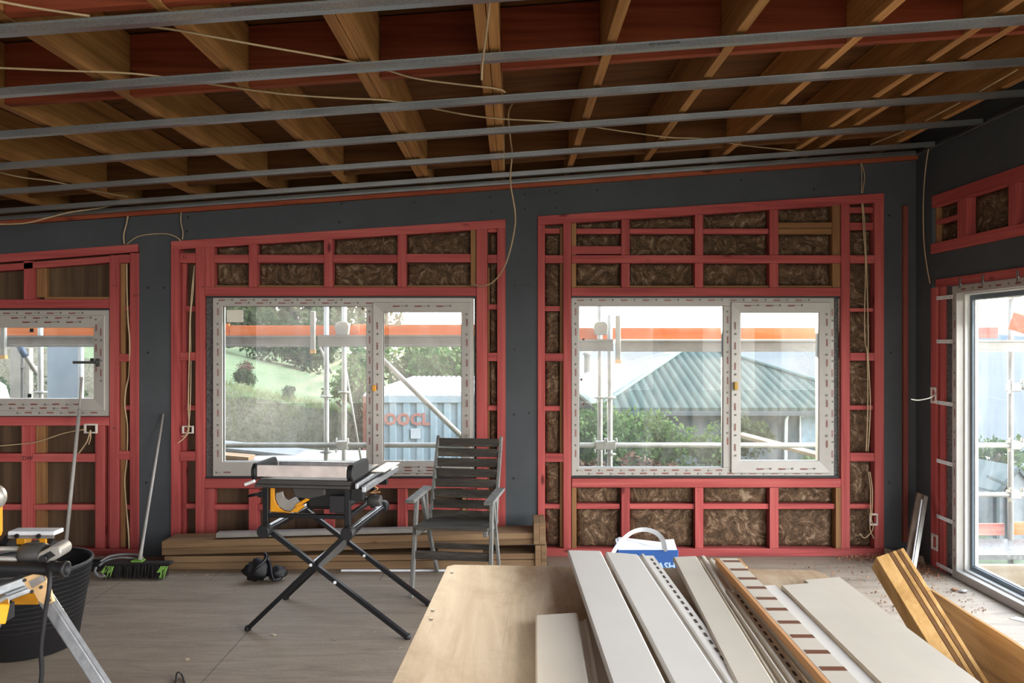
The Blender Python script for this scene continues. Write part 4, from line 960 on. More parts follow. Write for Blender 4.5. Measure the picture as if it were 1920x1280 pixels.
# ---------------------------------------------------------------- garden chair
ang = math.radians(-7.8); CM = Matrix.Translation((-.358, 5.52, 0)) @ Matrix.Rotation(ang, 4, 'Z')
chair = empty('garden_chair', (-.358, 5.52, 0), 'weathered grey slatted wooden garden armchair beside the table saw', 'chair')
gw, gz = M['greywood'], M['greywoodz']
def cb(name, mat, *bars, bevel=.003, label=None):
    b = MB(CM)
    for a_, b_, w_, h_ in bars: b.bar(a_, b_, w_, h_)
    return b.build(name, mat, chair, bevel=bevel, label=label)
for s in (-1, 1):
    x = s * .262
    cb('leg', gz, ((x, -.31, .0), (x * .97, -.20, .625), .024, .042)); cb('leg', gz, ((x * .88, .30, .0), (x * .93, -.10, .625), .022, .04))
    cb('armrest', gz, ((x * .99, -.37, .64), (x * 1.0, .13, .645), .062, .022))
    cb('back_stile', gz, ((s * .232, .08, .40), (s * .232, .35, .985), .024, .034)); cb('seat_rail', gz, ((s * .225, -.30, .43), (s * .225, .16, .40), .024, .04))
    cb('arm_support', gz, ((s * .245, .06, .42), (s * .245, .02, .63), .02, .03))
def onback(z): return .08 + (z - .40) / .585 * .27
for k in range(8):
    zt = .972 - k * .0685
    cb('back_slat', gw, ((-.219, onback(zt - .028) - .008, zt - .029), (.219, onback(zt - .028) - .008, zt - .029), .013, .0605))
for k in range(6):
    y = -.285 + k * .075; cb('seat_slat', gw, ((-.245, y, .457 - k * .005), (.245, y, .457 - k * .005), .062, .016))
cb('stretcher', gw, ((-.245, -.262, .27), (.245, -.262, .27), .018, .055)); cb('stretcher', gw, ((-.22, .18, .22), (.22, .18, .22), .018, .04))

# ---------------------------------------------------------------- table saw on its folding stand
sa = math.radians(-6.2); SM = Matrix.Translation((-1.034, 4.857, 0)) @ Matrix.Rotation(sa, 4, 'Z')
saw = empty('table_saw', (-1.034, 4.857, 0), 'jobsite table saw with yellow guard on a black folding scissor stand', 'table saw')
def sbx(name, mat, *boxes, bevel=.003, label=None, parent=None):
    b = MB(SM)
    for q in boxes: b.box(*q)
    return b.build(name, mat, parent or saw, bevel=bevel, label=label)
def sbar(name, mat, a_, b_, w_, h_, bevel=.003, label=None, parent=None, up=(0, 0, 1)): return MB(SM).bar(a_, b_, w_, h_, up).build(name, mat, parent or saw, bevel=bevel, label=label)
bs = M['blacksteel']
for y in (-.285, .285):
    l1 = sbar('leg', bs, (-.345, y, .60), (.477, y, .012), .026, .034, up=(0, 1, 0)); l2 = sbar('leg', bs, (.14, y + .03, .60), (-.477, y + .03, .012), .026, .034, up=(0, 1, 0))
    for p_, o_ in (((.477, y, .012), l1), ((-.477, y + .03, .012), l2)): MB(SM).lathe((p_[0], p_[1], 0), [(.018, 0), (.02, .012), (.016, .028)], 14).build('foot_cap', M['blackrub'], o_)
    for xx, zz in ((-.082, .405), (.06, .31)): MB(SM).lathe((xx, y - .018, zz), [(.009, -.003), (.009, .004)], 12, 'y').build('bolt', M['zinc'], l1)
for x in (-.345, .145):
    r1 = sbx('side_rail', bs, (x - .026, x + .026, -.33, .40, .585, .612)); sbx('rail_cap', M['alu'], (x - .012, x + .012, -.30, .37, .613, .620), parent=r1)
    for y in (-.33, .40): MB(SM).lathe((x, y, .60), [(.034, -.03), (.038, -.02), (.038, .03), (.03, .04)], 20, 'y').build('end_cap', M['blackrub'], r1)
sbx('cross_plate', M['alu'], (-.10, -.085, -.26, .29, .37, .41)); sbx('cross_plate', M['darkgrey'], (-.072, -.055, -.26, .29, .36, .42))
# saw frame
for x in (-.36, .125):
    for y in (-.27, .25): sbx('frame_post', bs, (x - .016, x + .016, y - .016, y + .016, .622, .842))
for y in (-.27, .25): sbx('frame_bar', bs, (-.344, .109, y - .014, y + .014, .665, .690))
for x in (-.36, .125): sbx('frame_bar', bs, (x - .014, x + .014, -.254, .234, .665, .690))
b = MB(SM); b.box(-.15, .105, -.21, .2, .70, .836); b.build('motor_housing', M['blackrub'], saw, bevel=.025, seg=3)
b = MB(SM); b.prism([(-.20, -.245, .78), (-.12, -.245, .765), (-.02, -.245, .79), (-.02, -.245, .835), (-.22, -.245, .835)], (0, .1, 0)); b.build('dust_shroud', M['darkgrey'], saw, bevel=.006)
# yellow front plate with the round cut-out, and the silver trunnion disc
b = MB(SM); cxx, czz, rr_ = -.225, .785, .092; arc = [(cxx + rr_ * math.cos(t), czz + rr_ * math.sin(t)) for t in [PI + i * (PI / 2) / 8 for i in range(9)]]
pts = [(-.340, .838), (-.340, .694), (-.18, .694), (-.13, .735), (-.175, .735)] + [(x, z) for x, z in arc[::-1]] + [(cxx - rr_, .838)]
b.prism([(x, -.262, z) for x, z in pts], (0, .014, 0)); b.build('guard_plate', M['yellow'], saw, bevel=.002)
b = MB(SM); o_ = [(cxx + .088 * math.cos(t), czz + .088 * math.sin(t)) for t in [PI * .95 + i * (PI * .85) / 16 for i in range(17)]]; i_ = [(cxx + .045 * math.cos(t), czz + .02 + .045 * math.sin(t)) for t in [PI * .95 + i * (PI * .85) / 16 for i in range(17)]]
b.prism([(x, -.250, z) for x, z in o_ + i_[::-1]], (0, .012, 0)); b.build('trunnion_disc', M['silver'], saw, bevel=.002)
b = MB(SM); b.prism([(-.30 + .1, -.256, .72), (-.16, -.256, .735), (-.11, -.256, .765), (-.13, -.256, .775), (-.19, -.256, .74)], (0, .02, 0)); b.build('bevel_lever', M['yellow'], saw, bevel=.003)
b = MB(SM); b.tube([(-.37, -.27, .805), (-.46, -.30, .79)], .009, 10).lathe((-.385, -.288, .80), [(.016, -.02), (.016, .012)], 14, 'y'); b.build('crank', bs, saw)
# table
b = MB(SM); b.prism([(-.405, -.30, .872), (-.425, -.30, .85), (-.34, -.30, .838), (.15, -.30, .838), (.15, -.30, .888), (-.395, -.30, .888)], (0, .60, 0)); tb = b.build('saw_table', M['darkgrey'], saw, bevel=.004)
sbx('table_surface', M['silver'], (-.385, .145, -.295, .295, .8885, .892), parent=tb, bevel=.001)
sbx('front_rail', M['darkgrey'], (-.41, .148, -.325, -.301, .845, .862)); sbar('rail_lever', M['zinc'], (-.46, -.335, .862), (-.40, -.335, .885), .02, .018)
sbx('fence_board', plain('dusty_white_board', 'd3c6c0', .5), (-.395, .133, -.322, -.308, .907, .972)); 
sbx('rip_fence', M['alu'], (-.37, .15, -.06, -.015, .8925, .955)); sbx('blade_insert', M['darkgrey'], (-.34, -.05, -.16, -.10, .8925, .8955))
b = MB(SM)
for x0, x1 in ((.134, .170), (-.430, -.402)):
    pr = [(-.31, .885), (-.325, .91), (-.325, .95), (-.30, .978), (-.02, .978), (.0, .95), (.0, .885)]
    MB(SM).prism([(x0, y, z) for y, z in pr], (x1 - x0, 0, 0)).build('fence_end', M['blackrub'], saw, bevel=.006)
b.bm.free()
for x, z, w2 in ((.195, .868, .018), (.235, .850, .022)): 
    sbx('extension_rail', M['alu'], (x - w2 / 2, x + w2 / 2, -.33, .42, z - .02, z + .014))
sbx('extension_table', M['silver'], (.172, .262, .02, .40, .884, .890)); sbx('rail_bracket', bs, (.150, .222, -.29, -.26, .775, .845)); sbx('rail_bracket', bs, (.150, .222, .22, .25, .775, .845))
MB(SM).lathe((.16, .02, .715), [(.03, 0), (.034, .01), (.034, .07), (.031, .08)], 20, 'x').build('dust_port', M['darkgrey'], saw)
sbx('switch_box', M['black'], (.02, .11, -.285, -.262, .70, .80))
MB(SM).tube(smooth([(.13, .1, .80), (.19, .12, .77), (.14, .13, .74), (.2, .14, .745)]), .004, 6).build('power_cord', M['orangestrip'], saw)

# ---------------------------------------------------------------- blue cardboard box
Yb = 5.5; x0, x1 = P(1158, 0, Yb).x, P(1272, 0, Yb).x
bx = empty('cardboard_box', ((x0 + x1) / 2, Yb + .08, 0), 'blue cardboard box with white open top and strap, on the floor behind the bench', 'box')
zt = P(0, 1031, Yb).z
MB().box(x0, x1, Yb, Yb + .17, .001, zt).build('carton', M['blue'], bx, bevel=.004)
MB().prism([(x0 + .005, Yb, zt + .001), (x1 - .1, Yb + .002, zt + .001), (x1 - .1, Yb + .11, zt + .022), (x0 + .03, Yb + .16, zt + .045), (x0 + .005, Yb + .16, zt + .03)], (0, 0, .006)).build('flap', M['cardwhite'], bx)
MB().prism([(x1 - .094, Yb, zt + .001), (x1 - .01, Yb, zt + .001), (x1, Yb + .16, zt + .03), (x1 - .094, Yb + .14, zt + .03)], (0, 0, .006)).build('flap', M['cardwhite'], bx)
tm = MB(); text_mb(tm, 'WASH', .066, Matrix.Translation((P(1214, 0, Yb).x, Yb - .0015, P(0, 1050, Yb).z - .062)) @ Matrix.Rotation(PI / 2, 4, 'X'), ext=.0006, bold=.002); tm.build('lettering', M['cardtext'], bx, label='pale blue capital letters')
b = MB(); pts = smooth([P(1146, 1048, Yb - .05), P(1152, 1033, Yb - .05), P(1166, 1014, Yb - .04), P(1186, 998, Yb - .03), P(1208, 993, Yb - .02), P(1230, 999, Yb - .02), P(1243, 1013, Yb - .02), P(1247, 1034, Yb - .01)], 5)
A = []
for i, p in enumerate(pts):
    tn = (pts[min(i + 1, len(pts) - 1)] - pts[max(0, i - 1)]).normalized(); nn = Vector((0, 1, 0)).cross(tn).normalized(); w_ = .018 - .006 * abs(i / len(pts) - .5); e = Vector((0, .02, 0))
    A.append([b.bm.verts.new(q) for q in (p - nn * w_ - e * .3, p + nn * w_ + e, p + nn * w_ + e + Vector((0, .003, 0)), p - nn * w_ - e * .3 + Vector((0, .003, 0)))])
for p, q in zip(A, A[1:]):
    for k in range(4): b.bm.faces.new((p[k], p[(k + 1) % 4], q[(k + 1) % 4], q[k]))
b.bm.faces.new(A[0][::-1]); b.bm.faces.new(A[-1]); b.build('strap', M['cardwhite'], bx, label='white looping strap')

# ---------------------------------------------------------------- corner: offcuts and shavings
def lean(px_t, py_t, Yt, px_b, Yb_, w_, th, name, mat, lab, cat, up=(0, 1, 0)):
    t = P(px_t, py_t, Yt); bt_ = Vector(((px_b - 960) * Yb_ / FPX, Yb_, .003)); return MB().bar(bt_, t, w_, th, up).build(name, mat, label=lab, cat=cat, bevel=.002)
cw = timber('weathered_brown_cladding', ('4c3e33', '66564a', '77685c'), 'z', fine=40, knots=False)
ob = lean(1728, 926, 6.02, 1702, 5.86, .075, .02, 'cladding_offcut', cw, 'weathered brown board with drilled holes leaning in the corner', 'board')
hb = MB(); t = P(1728, 926, 6.02); bt_ = Vector(((1702 - 960) * 5.86 / FPX, 5.86, .003)); dd = (t - bt_).normalized()
for k in (.9, .75, .6, .1):
    c_ = bt_.lerp(t, k) - Vector((0, .0125, 0)) + Vector((.0, 0, 0)); MB().lathe(c_, [(.006, -.001), (.006, .001)], 10, 'y').build('screw_hole', M['screw'], ob)
hb.bm.free()
lean(1736, 930, 5.99, 1712, 5.80, .03, .016, 'trim_offcut', M['silver'], 'pale ribbed trim leaning against the drilled board in the corner', 'trim')
lean(1728.5, 936, 5.96, 1707, 5.78, .008, .01, 'trim_offcut', M['cardwhite'], 'slim white edge strip leaning against the drilled board in the corner', 'trim')
MB().quad8([(2.86, 6.12, 0), (3.1, 6.0, 0), (3.11, 6.02, 0), (2.87, 6.14, 0), (2.86, 6.15, .09), (3.1, 6.03, .06), (3.11, 6.05, .06), (2.87, 6.17, .09)]).build('skirting_offcut', cw, label='low brown offcut lying on edge in the corner behind the leaning boards', cat='board')
shm = timber('red_brown_shavings', ('5a3624', '8c5f44', 'b98e6c'), 'x', fine=10, knots=False, varobj=0)
b = MB(); rr2 = random.Random(3)
pile = [(1600, 1046), (1625, 1044), (1650, 1044), (1680, 1048), (1700, 1054), (1725, 1060), (1745, 1068), (1765, 1076)]
for i in range(1900):
    if i < 1350:
        q = rr2.choice(pile); px = q[0] + rr2.gauss(0, 17); py = max(1044, q[1] + abs(rr2.gauss(0, 6)) - 2)
    else: px = rr2.uniform(1480, 1850); py = rr2.uniform(1050, 1150)
    g = G(px, py); 
    if g.y > 6.2 or g.x > 3.08: continue
    base = .0
    if i < 1350: base = rr2.uniform(0, .035) * math.exp(-((py - 1046) / 14) ** 2)
    L = rr2.uniform(.006, .018); an = rr2.uniform(0, PI * 2); up_ = rr2.uniform(-.006, .012); wv = Vector((-math.sin(an), math.cos(an), 0)) * rr2.uniform(.002, .004); dv = Vector((math.cos(an), math.sin(an), 0)) * L
    c0 = Vector((g.x, g.y, base + .002)); v = [c0 - wv, c0 + wv, c0 + dv * .5 + wv + Vector((0, 0, abs(up_))), c0 + dv * .5 - wv + Vector((0, 0, abs(up_))), c0 + dv + wv, c0 + dv - wv]
    vv = [b.bm.verts.new(p) for p in v]; b.bm.faces.new((vv[0], vv[1], vv[2], vv[3])); b.bm.faces.new((vv[3], vv[2], vv[4], vv[5]))
b.build('wood_shavings', shm, label='red brown wood shavings heaped along the bottom plate in the corner', cat='shavings', kind='stuff')
b = MB()
for i in range(260):
    px = rr2.uniform(140, 760); py = rr2.uniform(1068, 1250); 
    if rr2.random() < .5: px = rr2.gauss(390, 40); py = 1068 + abs(rr2.gauss(0, 16))
    g = G(px, py); L = rr2.uniform(.002, .006) if i > 14 else rr2.uniform(.012, .03); an = rr2.uniform(0, 6.3)
    w1 = Vector((-math.sin(an), math.cos(an), 0)) * L * .35; d1 = Vector((math.cos(an), math.sin(an), 0)) * L; c0 = Vector((g.x, g.y, .0015))
    vv = [b.bm.verts.new(p) for p in (c0 - w1, c0 + w1, c0 + d1 + w1 + Vector((0, 0, .002)), c0 + d1 - w1 + Vector((0, 0, .002)))]; b.bm.faces.new(vv)
b.build('sawdust_crumbs', M['bench'], label='scattered pale sawdust crumbs on the floor before the timber stack', cat='sawdust', kind='stuff')
# flakes and foil near the tall window
for px, py, s, lab in ((1790, 1108, .05, 'crumpled brown scrap on the floor below the tall window'), (1806, 1111, .06, 'crumpled grey scrap on the floor below the tall window')):
    g = G(px, py); MB().ico((g.x, g.y, .012), s * .4, 2, (1.3, .7, .35), .8, 4).build('paper_scrap', M['silver'] if 'grey' in lab else shm, label=lab, cat='scrap')
g = G(1905, 1160); MB().quad8([(g.x - .04, g.y, .001), (g.x + .08, g.y - .12, .001), (g.x + .14, g.y - .10, .001), (g.x + .02, g.y + .03, .001), (g.x - .04, g.y, .004), (g.x + .08, g.y - .12, .004), (g.x + .14, g.y - .10, .004), (g.x + .02, g.y + .03, .004)]).build('white_card', M['cardwhite'], label='small white card on the floor at the foot of the tall window', cat='card')

# ---------------------------------------------------------------- brooms, pole, bucket
def P0(px, Y): return Vector(((px - 960) * Y / FPX, Y, 0))
br = empty('broom', P0(249, 5.70), 'push broom with dark and lime green bristles, white handle leaning on the dark pier', 'broom')
hx0, hx1 = P0(192, 5.68).x, P0(317, 5.68).x
MB().box(hx0, hx1, 5.70, 5.76, .085, .105).build('broom_block', M['darkbrush'], br, bevel=.006)
def bristles(x0, x1, n, mat, seed):
    b = MB(); q = random.Random(seed)
    for i in range(n):
        x = q.uniform(x0, x1); y = q.uniform(5.655, 5.76); dx = q.gauss(0, .006); b.bar((x, y, .088), (x + dx, y - .015 + q.gauss(0, .004), .004), .005, .005, taper=.5)
    return b.build('bristles', mat, br, kind='stuff')
bristles(hx0 + .03, hx1 - .03, 420, M['darkbrush'], 1)
b = MB(); q = random.Random(5)
for i in range(26):
    s_ = i % 2; x = (hx0 + .012 + q.uniform(0, .07)) if s_ else (hx1 - .012 - q.uniform(0, .05)); b.bar((x + .012, 5.66, .09), (x - .012, 5.648, .05 if i % 3 else .012), .007, .006)
b.build('green_bristles', M['green'], br, kind='stuff', label='lime green bristle tips')
MB().box(P0(245, 5.7).x, P0(266, 5.7).x, 5.70, 5.76, .106, .118).build('socket_plate', M['green'], br, bevel=.002)
ht = P(306, 776, YBD - .02); hb_ = P(262, 1050, 5.73)
MB().tube([hb_, hb_.lerp(ht, .08), ht], .0115, 12, radii=[.016, .0115, .010]).build('handle', M['pole'], br)
# second, darker broom head with tall pole
b2 = empty('floor_squeegee', P0(150, 5.85), 'dark broad broom head with a long pale pole leaning on the left studs', 'broom')
MB().box(P0(112, 5.86).x, P0(190, 5.86).x, 5.84, 5.92, .001, .085).build('broom_head', M['blackrub'], b2, bevel=.01)
MB().box(P0(112, 5.86).x, P0(189, 5.86).x, 5.85, 5.91, .086, .098).build('broom_block', cw, b2, bevel=.003)
t1, t2, t3 = P(121, 1045, 5.87), P(149, 766, 6.16), P(153, 709, 6.2)
MB().tube([t1, t1.lerp(t2, .5), t2], .0135, 12).build('pole', M['pole'], b2); MB().tube([t2, t3], .0095, 12).lathe(t3 - Vector((0, 0, .0)), [(.012, -.01), (.012, .01)], 10).build('pole_tip', M['pole'], b2)
b = MB()
cable([P(188, 1053, 5.75), P(205, 1043, 5.8), P(230, 1039, 5.85), P(258, 1040, 5.85), P(268, 1046, 5.8)], 'grey plastic hose loop behind the broom head, upper strand', r=.009, mat='greyhose', name='hose')
cable([P(186, 1060, 5.70), P(205, 1049, 5.78), P(228, 1045, 5.80), P(250, 1047, 5.82), P(262, 1051, 5.80)], 'grey plastic hose loop behind the broom head, lower strand', r=.009, mat='greyhose', name='hose')
cable([P(180, 1064, 5.62), P(178, 1072, 5.58), P(186, 1080, 5.56), P(196, 1079, 5.56)], 'grey hose end curling at the left tip of the broom', r=.009, mat='greyhose', name='hose')
b.bm.free()
bc = Vector((P0(52, 4.42).x, 4.42, 0))
bu = empty('rubber_bucket', bc, 'big black flexible rubber bucket on the floor behind the mitre saw stand', 'bucket')
MB().lathe(bc, [(.235, .0), (.25, .01), (.318, .44), (.326, .445), (.326, .46), (.312, .462), (.305, .44), (.238, .02), (.0, .02)][::1], 48).build('tub', M['blackrub'], bu)
b = MB()
for k in range(15): b.lathe(bc, [(.2535 + .0045 * k, .05 + k * .026), (.2558 + .0045 * k, .053 + k * .026), (.2545 + .0045 * k, .056 + k * .026), (.2515 + .0045 * k, .053 + k * .026)], 48, close=True)
b.build('ribs', M['blackrub'], bu, kind='stuff')
MB().tube([bc + Vector((.319 * math.cos(t), .319 * math.sin(t), .462)) for t in [i * 2 * PI / 40 for i in range(41)]], .006, 8).build('rim', M['darkgrey'], bu)

# ---------------------------------------------------------------- mitre saw on its stand, cut by the left edge
YM = 3.0
ms = empty('mitre_saw', P(20, 1085, YM), 'sliding mitre saw with steel rails and black dust hose, cut by the left edge', 'mitre saw')
b = MB()
for py in (1048,): b.tube([P(-260, py, YM), P(60, py, YM)], .011, 14)
b.build('slide_rail', M['silver'], ms); MB().tube([P(-260, 1029, YM + .06), P(72, 1029, YM + .06)], .010, 14).build('slide_rail', M['silver'], ms)
# casting: rounded plate with three openings
def casting():
    b = MB(); n = 26
    c1, c2, r1 = P(82, 1046, YM - .02), P(101, 1036, YM - .02), .026
    ax = (c2 - c1); L = ax.length; e = ax.normalized(); up_ = Vector((0, 1, 0)).cross(e) * -1
    pts = []
    for i in range(n // 2 + 1): t = -PI / 2 + PI * i / (n // 2); pts.append(c2 + e * r1 * math.cos(t) + up_ * r1 * math.sin(t))
    for i in range(n // 2 + 1): t = PI / 2 + PI * i / (n // 2); pts.append(c1 + e * r1 * math.cos(t) + up_ * r1 * math.sin(t))
    b.prism(pts, (-.012, .10, .0)); return b, c1, c2, e, up_
b, c1, c2, e, up_ = casting(); b.build('end_casting', M['silver'], ms, bevel=.004)
b = MB(); b.lathe(P(64, 1040, YM + .03), [(.040, -.045), (.046, -.03), (.046, .03), (.040, .045)], 24, 'x'); b.build('rail_clamp', M['darkgrey'], ms)
for u, s_ in ((.25, 1), (.55, -1), (.8, 1)):
    c_ = c1.lerp(c2, u) + Vector((0, -.003, 0)); MB().prism([c_ + e * .010 - up_ * .012 * s_, c_ - e * .010 - up_ * .012 * s_, c_ + up_ * .012 * s_], (0, .004, 0)).build('casting_opening', M['blackrub'], ms)
MB().lathe(c1 + Vector((.004, -.008, 0)), [(.014, -.01), (.014, .012)], 16, 'y').build('locking_knob', M['blackrub'], ms)
MB().tube(smooth([P(-260, 1060, YM - .05), P(-60, 1063, YM - .05), P(60, 1066, YM - .05), P(100, 1068, YM - .05)]), .024, 18).build('dust_hose', M['blackrub'], ms)
MB().lathe(P(92, 1067, YM - .05), [(.026, 0), (.031, .006), (.031, .02), (.028, .026), (.028, .05), (.031, .056), (.030, .066), (.022, .066), (.021, .0)], 24, 'x', close=True).build('hose_cuff', M['blackrub'], ms)
MB().box(P(-200, 0, YM).x, P(40, 0, YM).x, YM + .02, YM + .1, P(0, 1078, YM).z, P(0, 1058, YM).z - .008).build('saw_base', M['blackrub'], ms, bevel=.01)
MB().lathe(P(-16, 932, YM), [(.03, -.02), (.048, -.018), (.048, .018), (.03, .02)], 28, 'y').build('motor_cap', M['silver'], ms)
MB().lathe(P(-16, 932, YM) - Vector((0, .024, 0)), [(.036, -.003), (.036, .003)], 28, 'y').build('cap_badge', M['cream'], ms, label='faded yellow cap face')
MB().box(P(-120, 0, YM).x, P(-20, 0, YM).x, YM - .04, YM + .1, P(0, 1050, YM).z + .06, P(0, 935, YM).z).build('motor_body', M['yellow'], ms, bevel=.03, seg=3)
cable([P(88, 1062, YM - .08), P(93, 1075, YM - .1), P(92, 1105, YM - .12), P(86, 1140, YM - .12), P(80, 1185, YM - .12), P(77, 1220, YM - .12), P(74, 1300, YM - .12), Vector((P(72, 0, YM).x, YM - .15, .01)), Vector((P(40, 0, YM).x, YM - .3, .01))], 'black power cord hanging from the mitre saw to the floor', r=.008, mat='blackrub', name='power_cord')
cable([G(329, 1300, .0) + Vector((0, 0, .006)), P(330, 1276, 4.0 - .05), P(331, 1264, 4.0), P(335, 1260, 4.0), P(342, 1267, 4.0), G(348, 1290, 0) + Vector((0, 0, .006))], 'small loop of black cord rising from the floor at the bottom edge', r=.004, mat='blackrub', name='power_cord')
wsu = empty('work_support', P(58, 1030, YM + .3), 'folding work support with pale top plate and yellow brackets behind the mitre saw rails', 'work support')
Yw = YM + .3
b = MB(); b.box(P(14, 0, Yw).x, P(102, 0, Yw).x, Yw, Yw + .07, P(0, 1004, Yw).z, P(0, 996, Yw).z); b.build('top_plate', M['cardwhite'], wsu, bevel=.003)
MB().box(P(15, 0, Yw).x, P(101, 0, Yw).x, Yw - .002, Yw + .003, P(0, 1009, Yw).z, P(0, 1004.5, Yw).z).build('front_lip', M['silver'], wsu)
for a_, b_ in ((29, 46), (72, 85)): MB().box(P(a_, 0, Yw).x, P(b_, 0, Yw).x, Yw + .004, Yw + .05, P(0, 1021, Yw).z, P(0, 1009.5, Yw).z).build('bracket', M['yellow'], wsu, bevel=.002)
for px in (33, 74): MB().lathe(P(px, 1004, Yw) + Vector((0, -.006, 0)), [(.009, -.004), (.009, .004)], 14, 'y').build('knob', M['blackrub'], wsu)
for p_, q_ in (((14, 1006), (2, 1024)), ((97, 1006), (86, 1023))): MB().bar(P(*p_, Yw + .02), P(*q_, Yw + .02), .014, .02).build('arm', M['blackrub'], wsu)
MB().box(P(-40, 0, Yw).x, P(92, 0, Yw).x, Yw - .02, Yw + .08, P(0, 1030, Yw).z, P(0, 1021.5, Yw).z).build('carrier', M['blackrub'], wsu, bevel=.003)
st = empty('saw_stand', (P0(60, 2.95).x, 2.95, 0), 'aluminium and yellow mitre saw stand with one splayed leg, at the left edge', 'saw stand')
MB().bar(P(-160, 1165, 2.7), P(58, 1085, 3.06), .035, .045).build('beam', M['alu'], st, bevel=.003); MB().bar(P(-160, 1185, 2.66), P(60, 1102, 3.02), .03, .022).build('beam', M['alu'], st, bevel=.003)
pl = [(42, 1083), (62, 1076), (84, 1079), (89, 1095), (94, 1105), (101, 1128), (84, 1135), (72, 1128), (62, 1110), (47, 1098)]
MB().prism([P(x, y, 2.93) for x, y in pl], (0, .012, 0)).build('hinge_plate', M['cream'], st, bevel=.002)
lb = MB(); lb.prism([P(x, y, 2.922) for x, y in ((54, 1090), (80, 1078), (85, 1088), (60, 1103))], (0, .005, 0)); lb.build('rating_label', M['alu'], st)
for x, y in ((47, 1087), (78, 1100), (61, 1108), (93, 1125)): MB().lathe(P(x, y, 2.93) - Vector((0, .003, 0)), [(.006, -.004), (.006, .004)], 12, 'y').build('rivet', M['darkgrey'], st)
MB().bar(P(84, 1118, 2.97), P(370, 1556, 2.75), .048, .034, (0, 1, 0)).build('leg', M['alu'], st, bevel=.006, seg=2)
MB().bar(P(-4, 1150, 2.95), P(-160, 1500, 2.95), .048, .034, (0, 1, 0)).build('leg', M['alu'], st, bevel=.006, seg=2)
MB().box(P(24, 0, 3.0).x, P(74, 0, 3.0).x, 2.99, 3.05, P(0, 1132, 3).z, P(0, 1112, 3).z).build('clamp_block', M['yellow'], st, bevel=.003)
b = MB()
x0_, x1_, z0_, z1_ = P(-30, 0, 2.75).x, P(15, 0, 2.75).x, P(0, 1165, 2.75).z, P(0, 1128, 2.75).z; t_ = .006
o = [(x0_, z0_), (x1_, z0_), (x1_, z1_), (x0_, z1_)]; i = [(x0_ + t_, z0_ + t_), (x1_ - t_, z0_ + t_), (x1_ - t_, z1_ - t_), (x0_ + t_, z1_ - t_)]
MB().bar(P(-80, 1146, 2.72), P(14, 1146, 2.80), .07, .068).build('square_tube', M['yellow'], st, bevel=.003)
p_ = P(14.5, 1146, 2.80); MB().box(p_.x - .003, p_.x + .008, p_.y - .026, p_.y + .026, p_.z - .027, p_.z + .027).build('tube_mouth', M['blackrub'], st)
MB().box(P(-10, 0, 2.78).x, P(8, 0, 2.78).x, 2.74, 2.8, P(0, 1127, 2.78).z, P(0, 1117, 2.78).z).build('bracket', M['alu'], st, bevel=.004)
b.bm.free()
ALB[0] = .36
# ---------------------------------------------------------------- outside: ground, sea
def sstep(a, b, x):
    t = min(1, max(0, (x - a) / (b - a))); return t * t * (3 - 2 * t)
def hz(x, y):
    low = -1.6 - .055 * max(0, y - 9)
    low += .7 * sstep(4.5, 6.5, x) * (1 - sstep(12, 18, y))
    lawn = .206 - .22 * x - .03 * y + .02 * max(0, y - 26)
    e = 12.7 + .5 * noise.noise(Vector((x * .35, 1.7, 0)))
    f = sstep(e, e + 1.1, y + .25 * noise.noise(Vector((x * 1.5, y * 1.5, 3)))) * (1 - sstep(-1.9, -.3, x - .06 * (y - 13)))
    z = low * (1 - f) + max(low, min(lawn, 3.2)) * f
    if y < 12.7: z += .35 * sstep(9.5, 12.5, y) * (1 - sstep(-2.6, -1.2, x))
    z += .06 * noise.noise(Vector((x * .8, y * .8, 0))) * (1 if y > 7.5 else 0)
    z -= 30 * sstep(30, 75, y) * sstep(1, 8, x)
    return z
xsg = [-60, -50, -42, -36, -30, -26, -22, -19, -16.5, -14.5] + [-13 + .35 * i for i in range(41)] + [1.6 + .7 * i for i in range(16)] + [13, 15, 18, 22, 27, 33, 40, 50, 62]
ysg = [-30, -20, -12, -6, -2, 2, 5, 6.8, 7.6, 8.4, 9.2, 9.8] + [10.3 + .28 * i for i in range(24)] + [17.4 + i for i in range(16)] + [35, 38, 42, 47, 53, 60, 68, 78, 90]
b = MB(); gr = [[b.bm.verts.new((x, y, hz(x, y))) for x in xsg] for y in ysg]
for j in range(len(ysg) - 1):
    for i in range(len(xsg) - 1):
        f = b.bm.faces.new((gr[j][i], gr[j][i + 1], gr[j + 1][i + 1], gr[j + 1][i])); f.smooth = True
m = Mat('grass_and_bank', .9, spec=.1); v = m.coord(rnd=False); f1 = m.noise(v, .8, 6, .7); f2 = m.noise(v, 6, 6, .75); f3 = m.noise(v, 22, 4, .8)
gcol = m.mix(.5, m.ramp(f1, [(.35, '71875f'), (.65, '94a47a')]), m.ramp(f2, [(.3, '748a5e'), (.7, 'b0bb92')]))
bcol = m.mix(.55, m.ramp(f2, [(.3, '6e6a52'), (.5, '9a927c'), (.7, 'b8b09c')]), m.ramp(f3, [(.35, '4e4a3a'), (.6, 'a39c86'), (.75, '7d8a5c')]))
ge = m.n('ShaderNodeNewGeometry'); sx = m.n('ShaderNodeSeparateXYZ'); m.l(ge.outputs['True Normal'], sx.inputs[0])
mr = m.n('ShaderNodeMapRange'); mr.inputs[1].default_value = .97; mr.inputs[2].default_value = .86; m.l(sx.outputs['Z'], mr.inputs[0])
m.color(m.mix(mr.outputs[0], gcol, bcol)); m.bump(f2, .6, .08)
b.build('ground', m.m, kind='structure', label='grassy slope and bank outside the windows')
m = Mat('pale_sea', .6, spec=.08); v = m.coord((.002, .004, 1), rnd=False); f1 = m.noise(v, 1, 4)
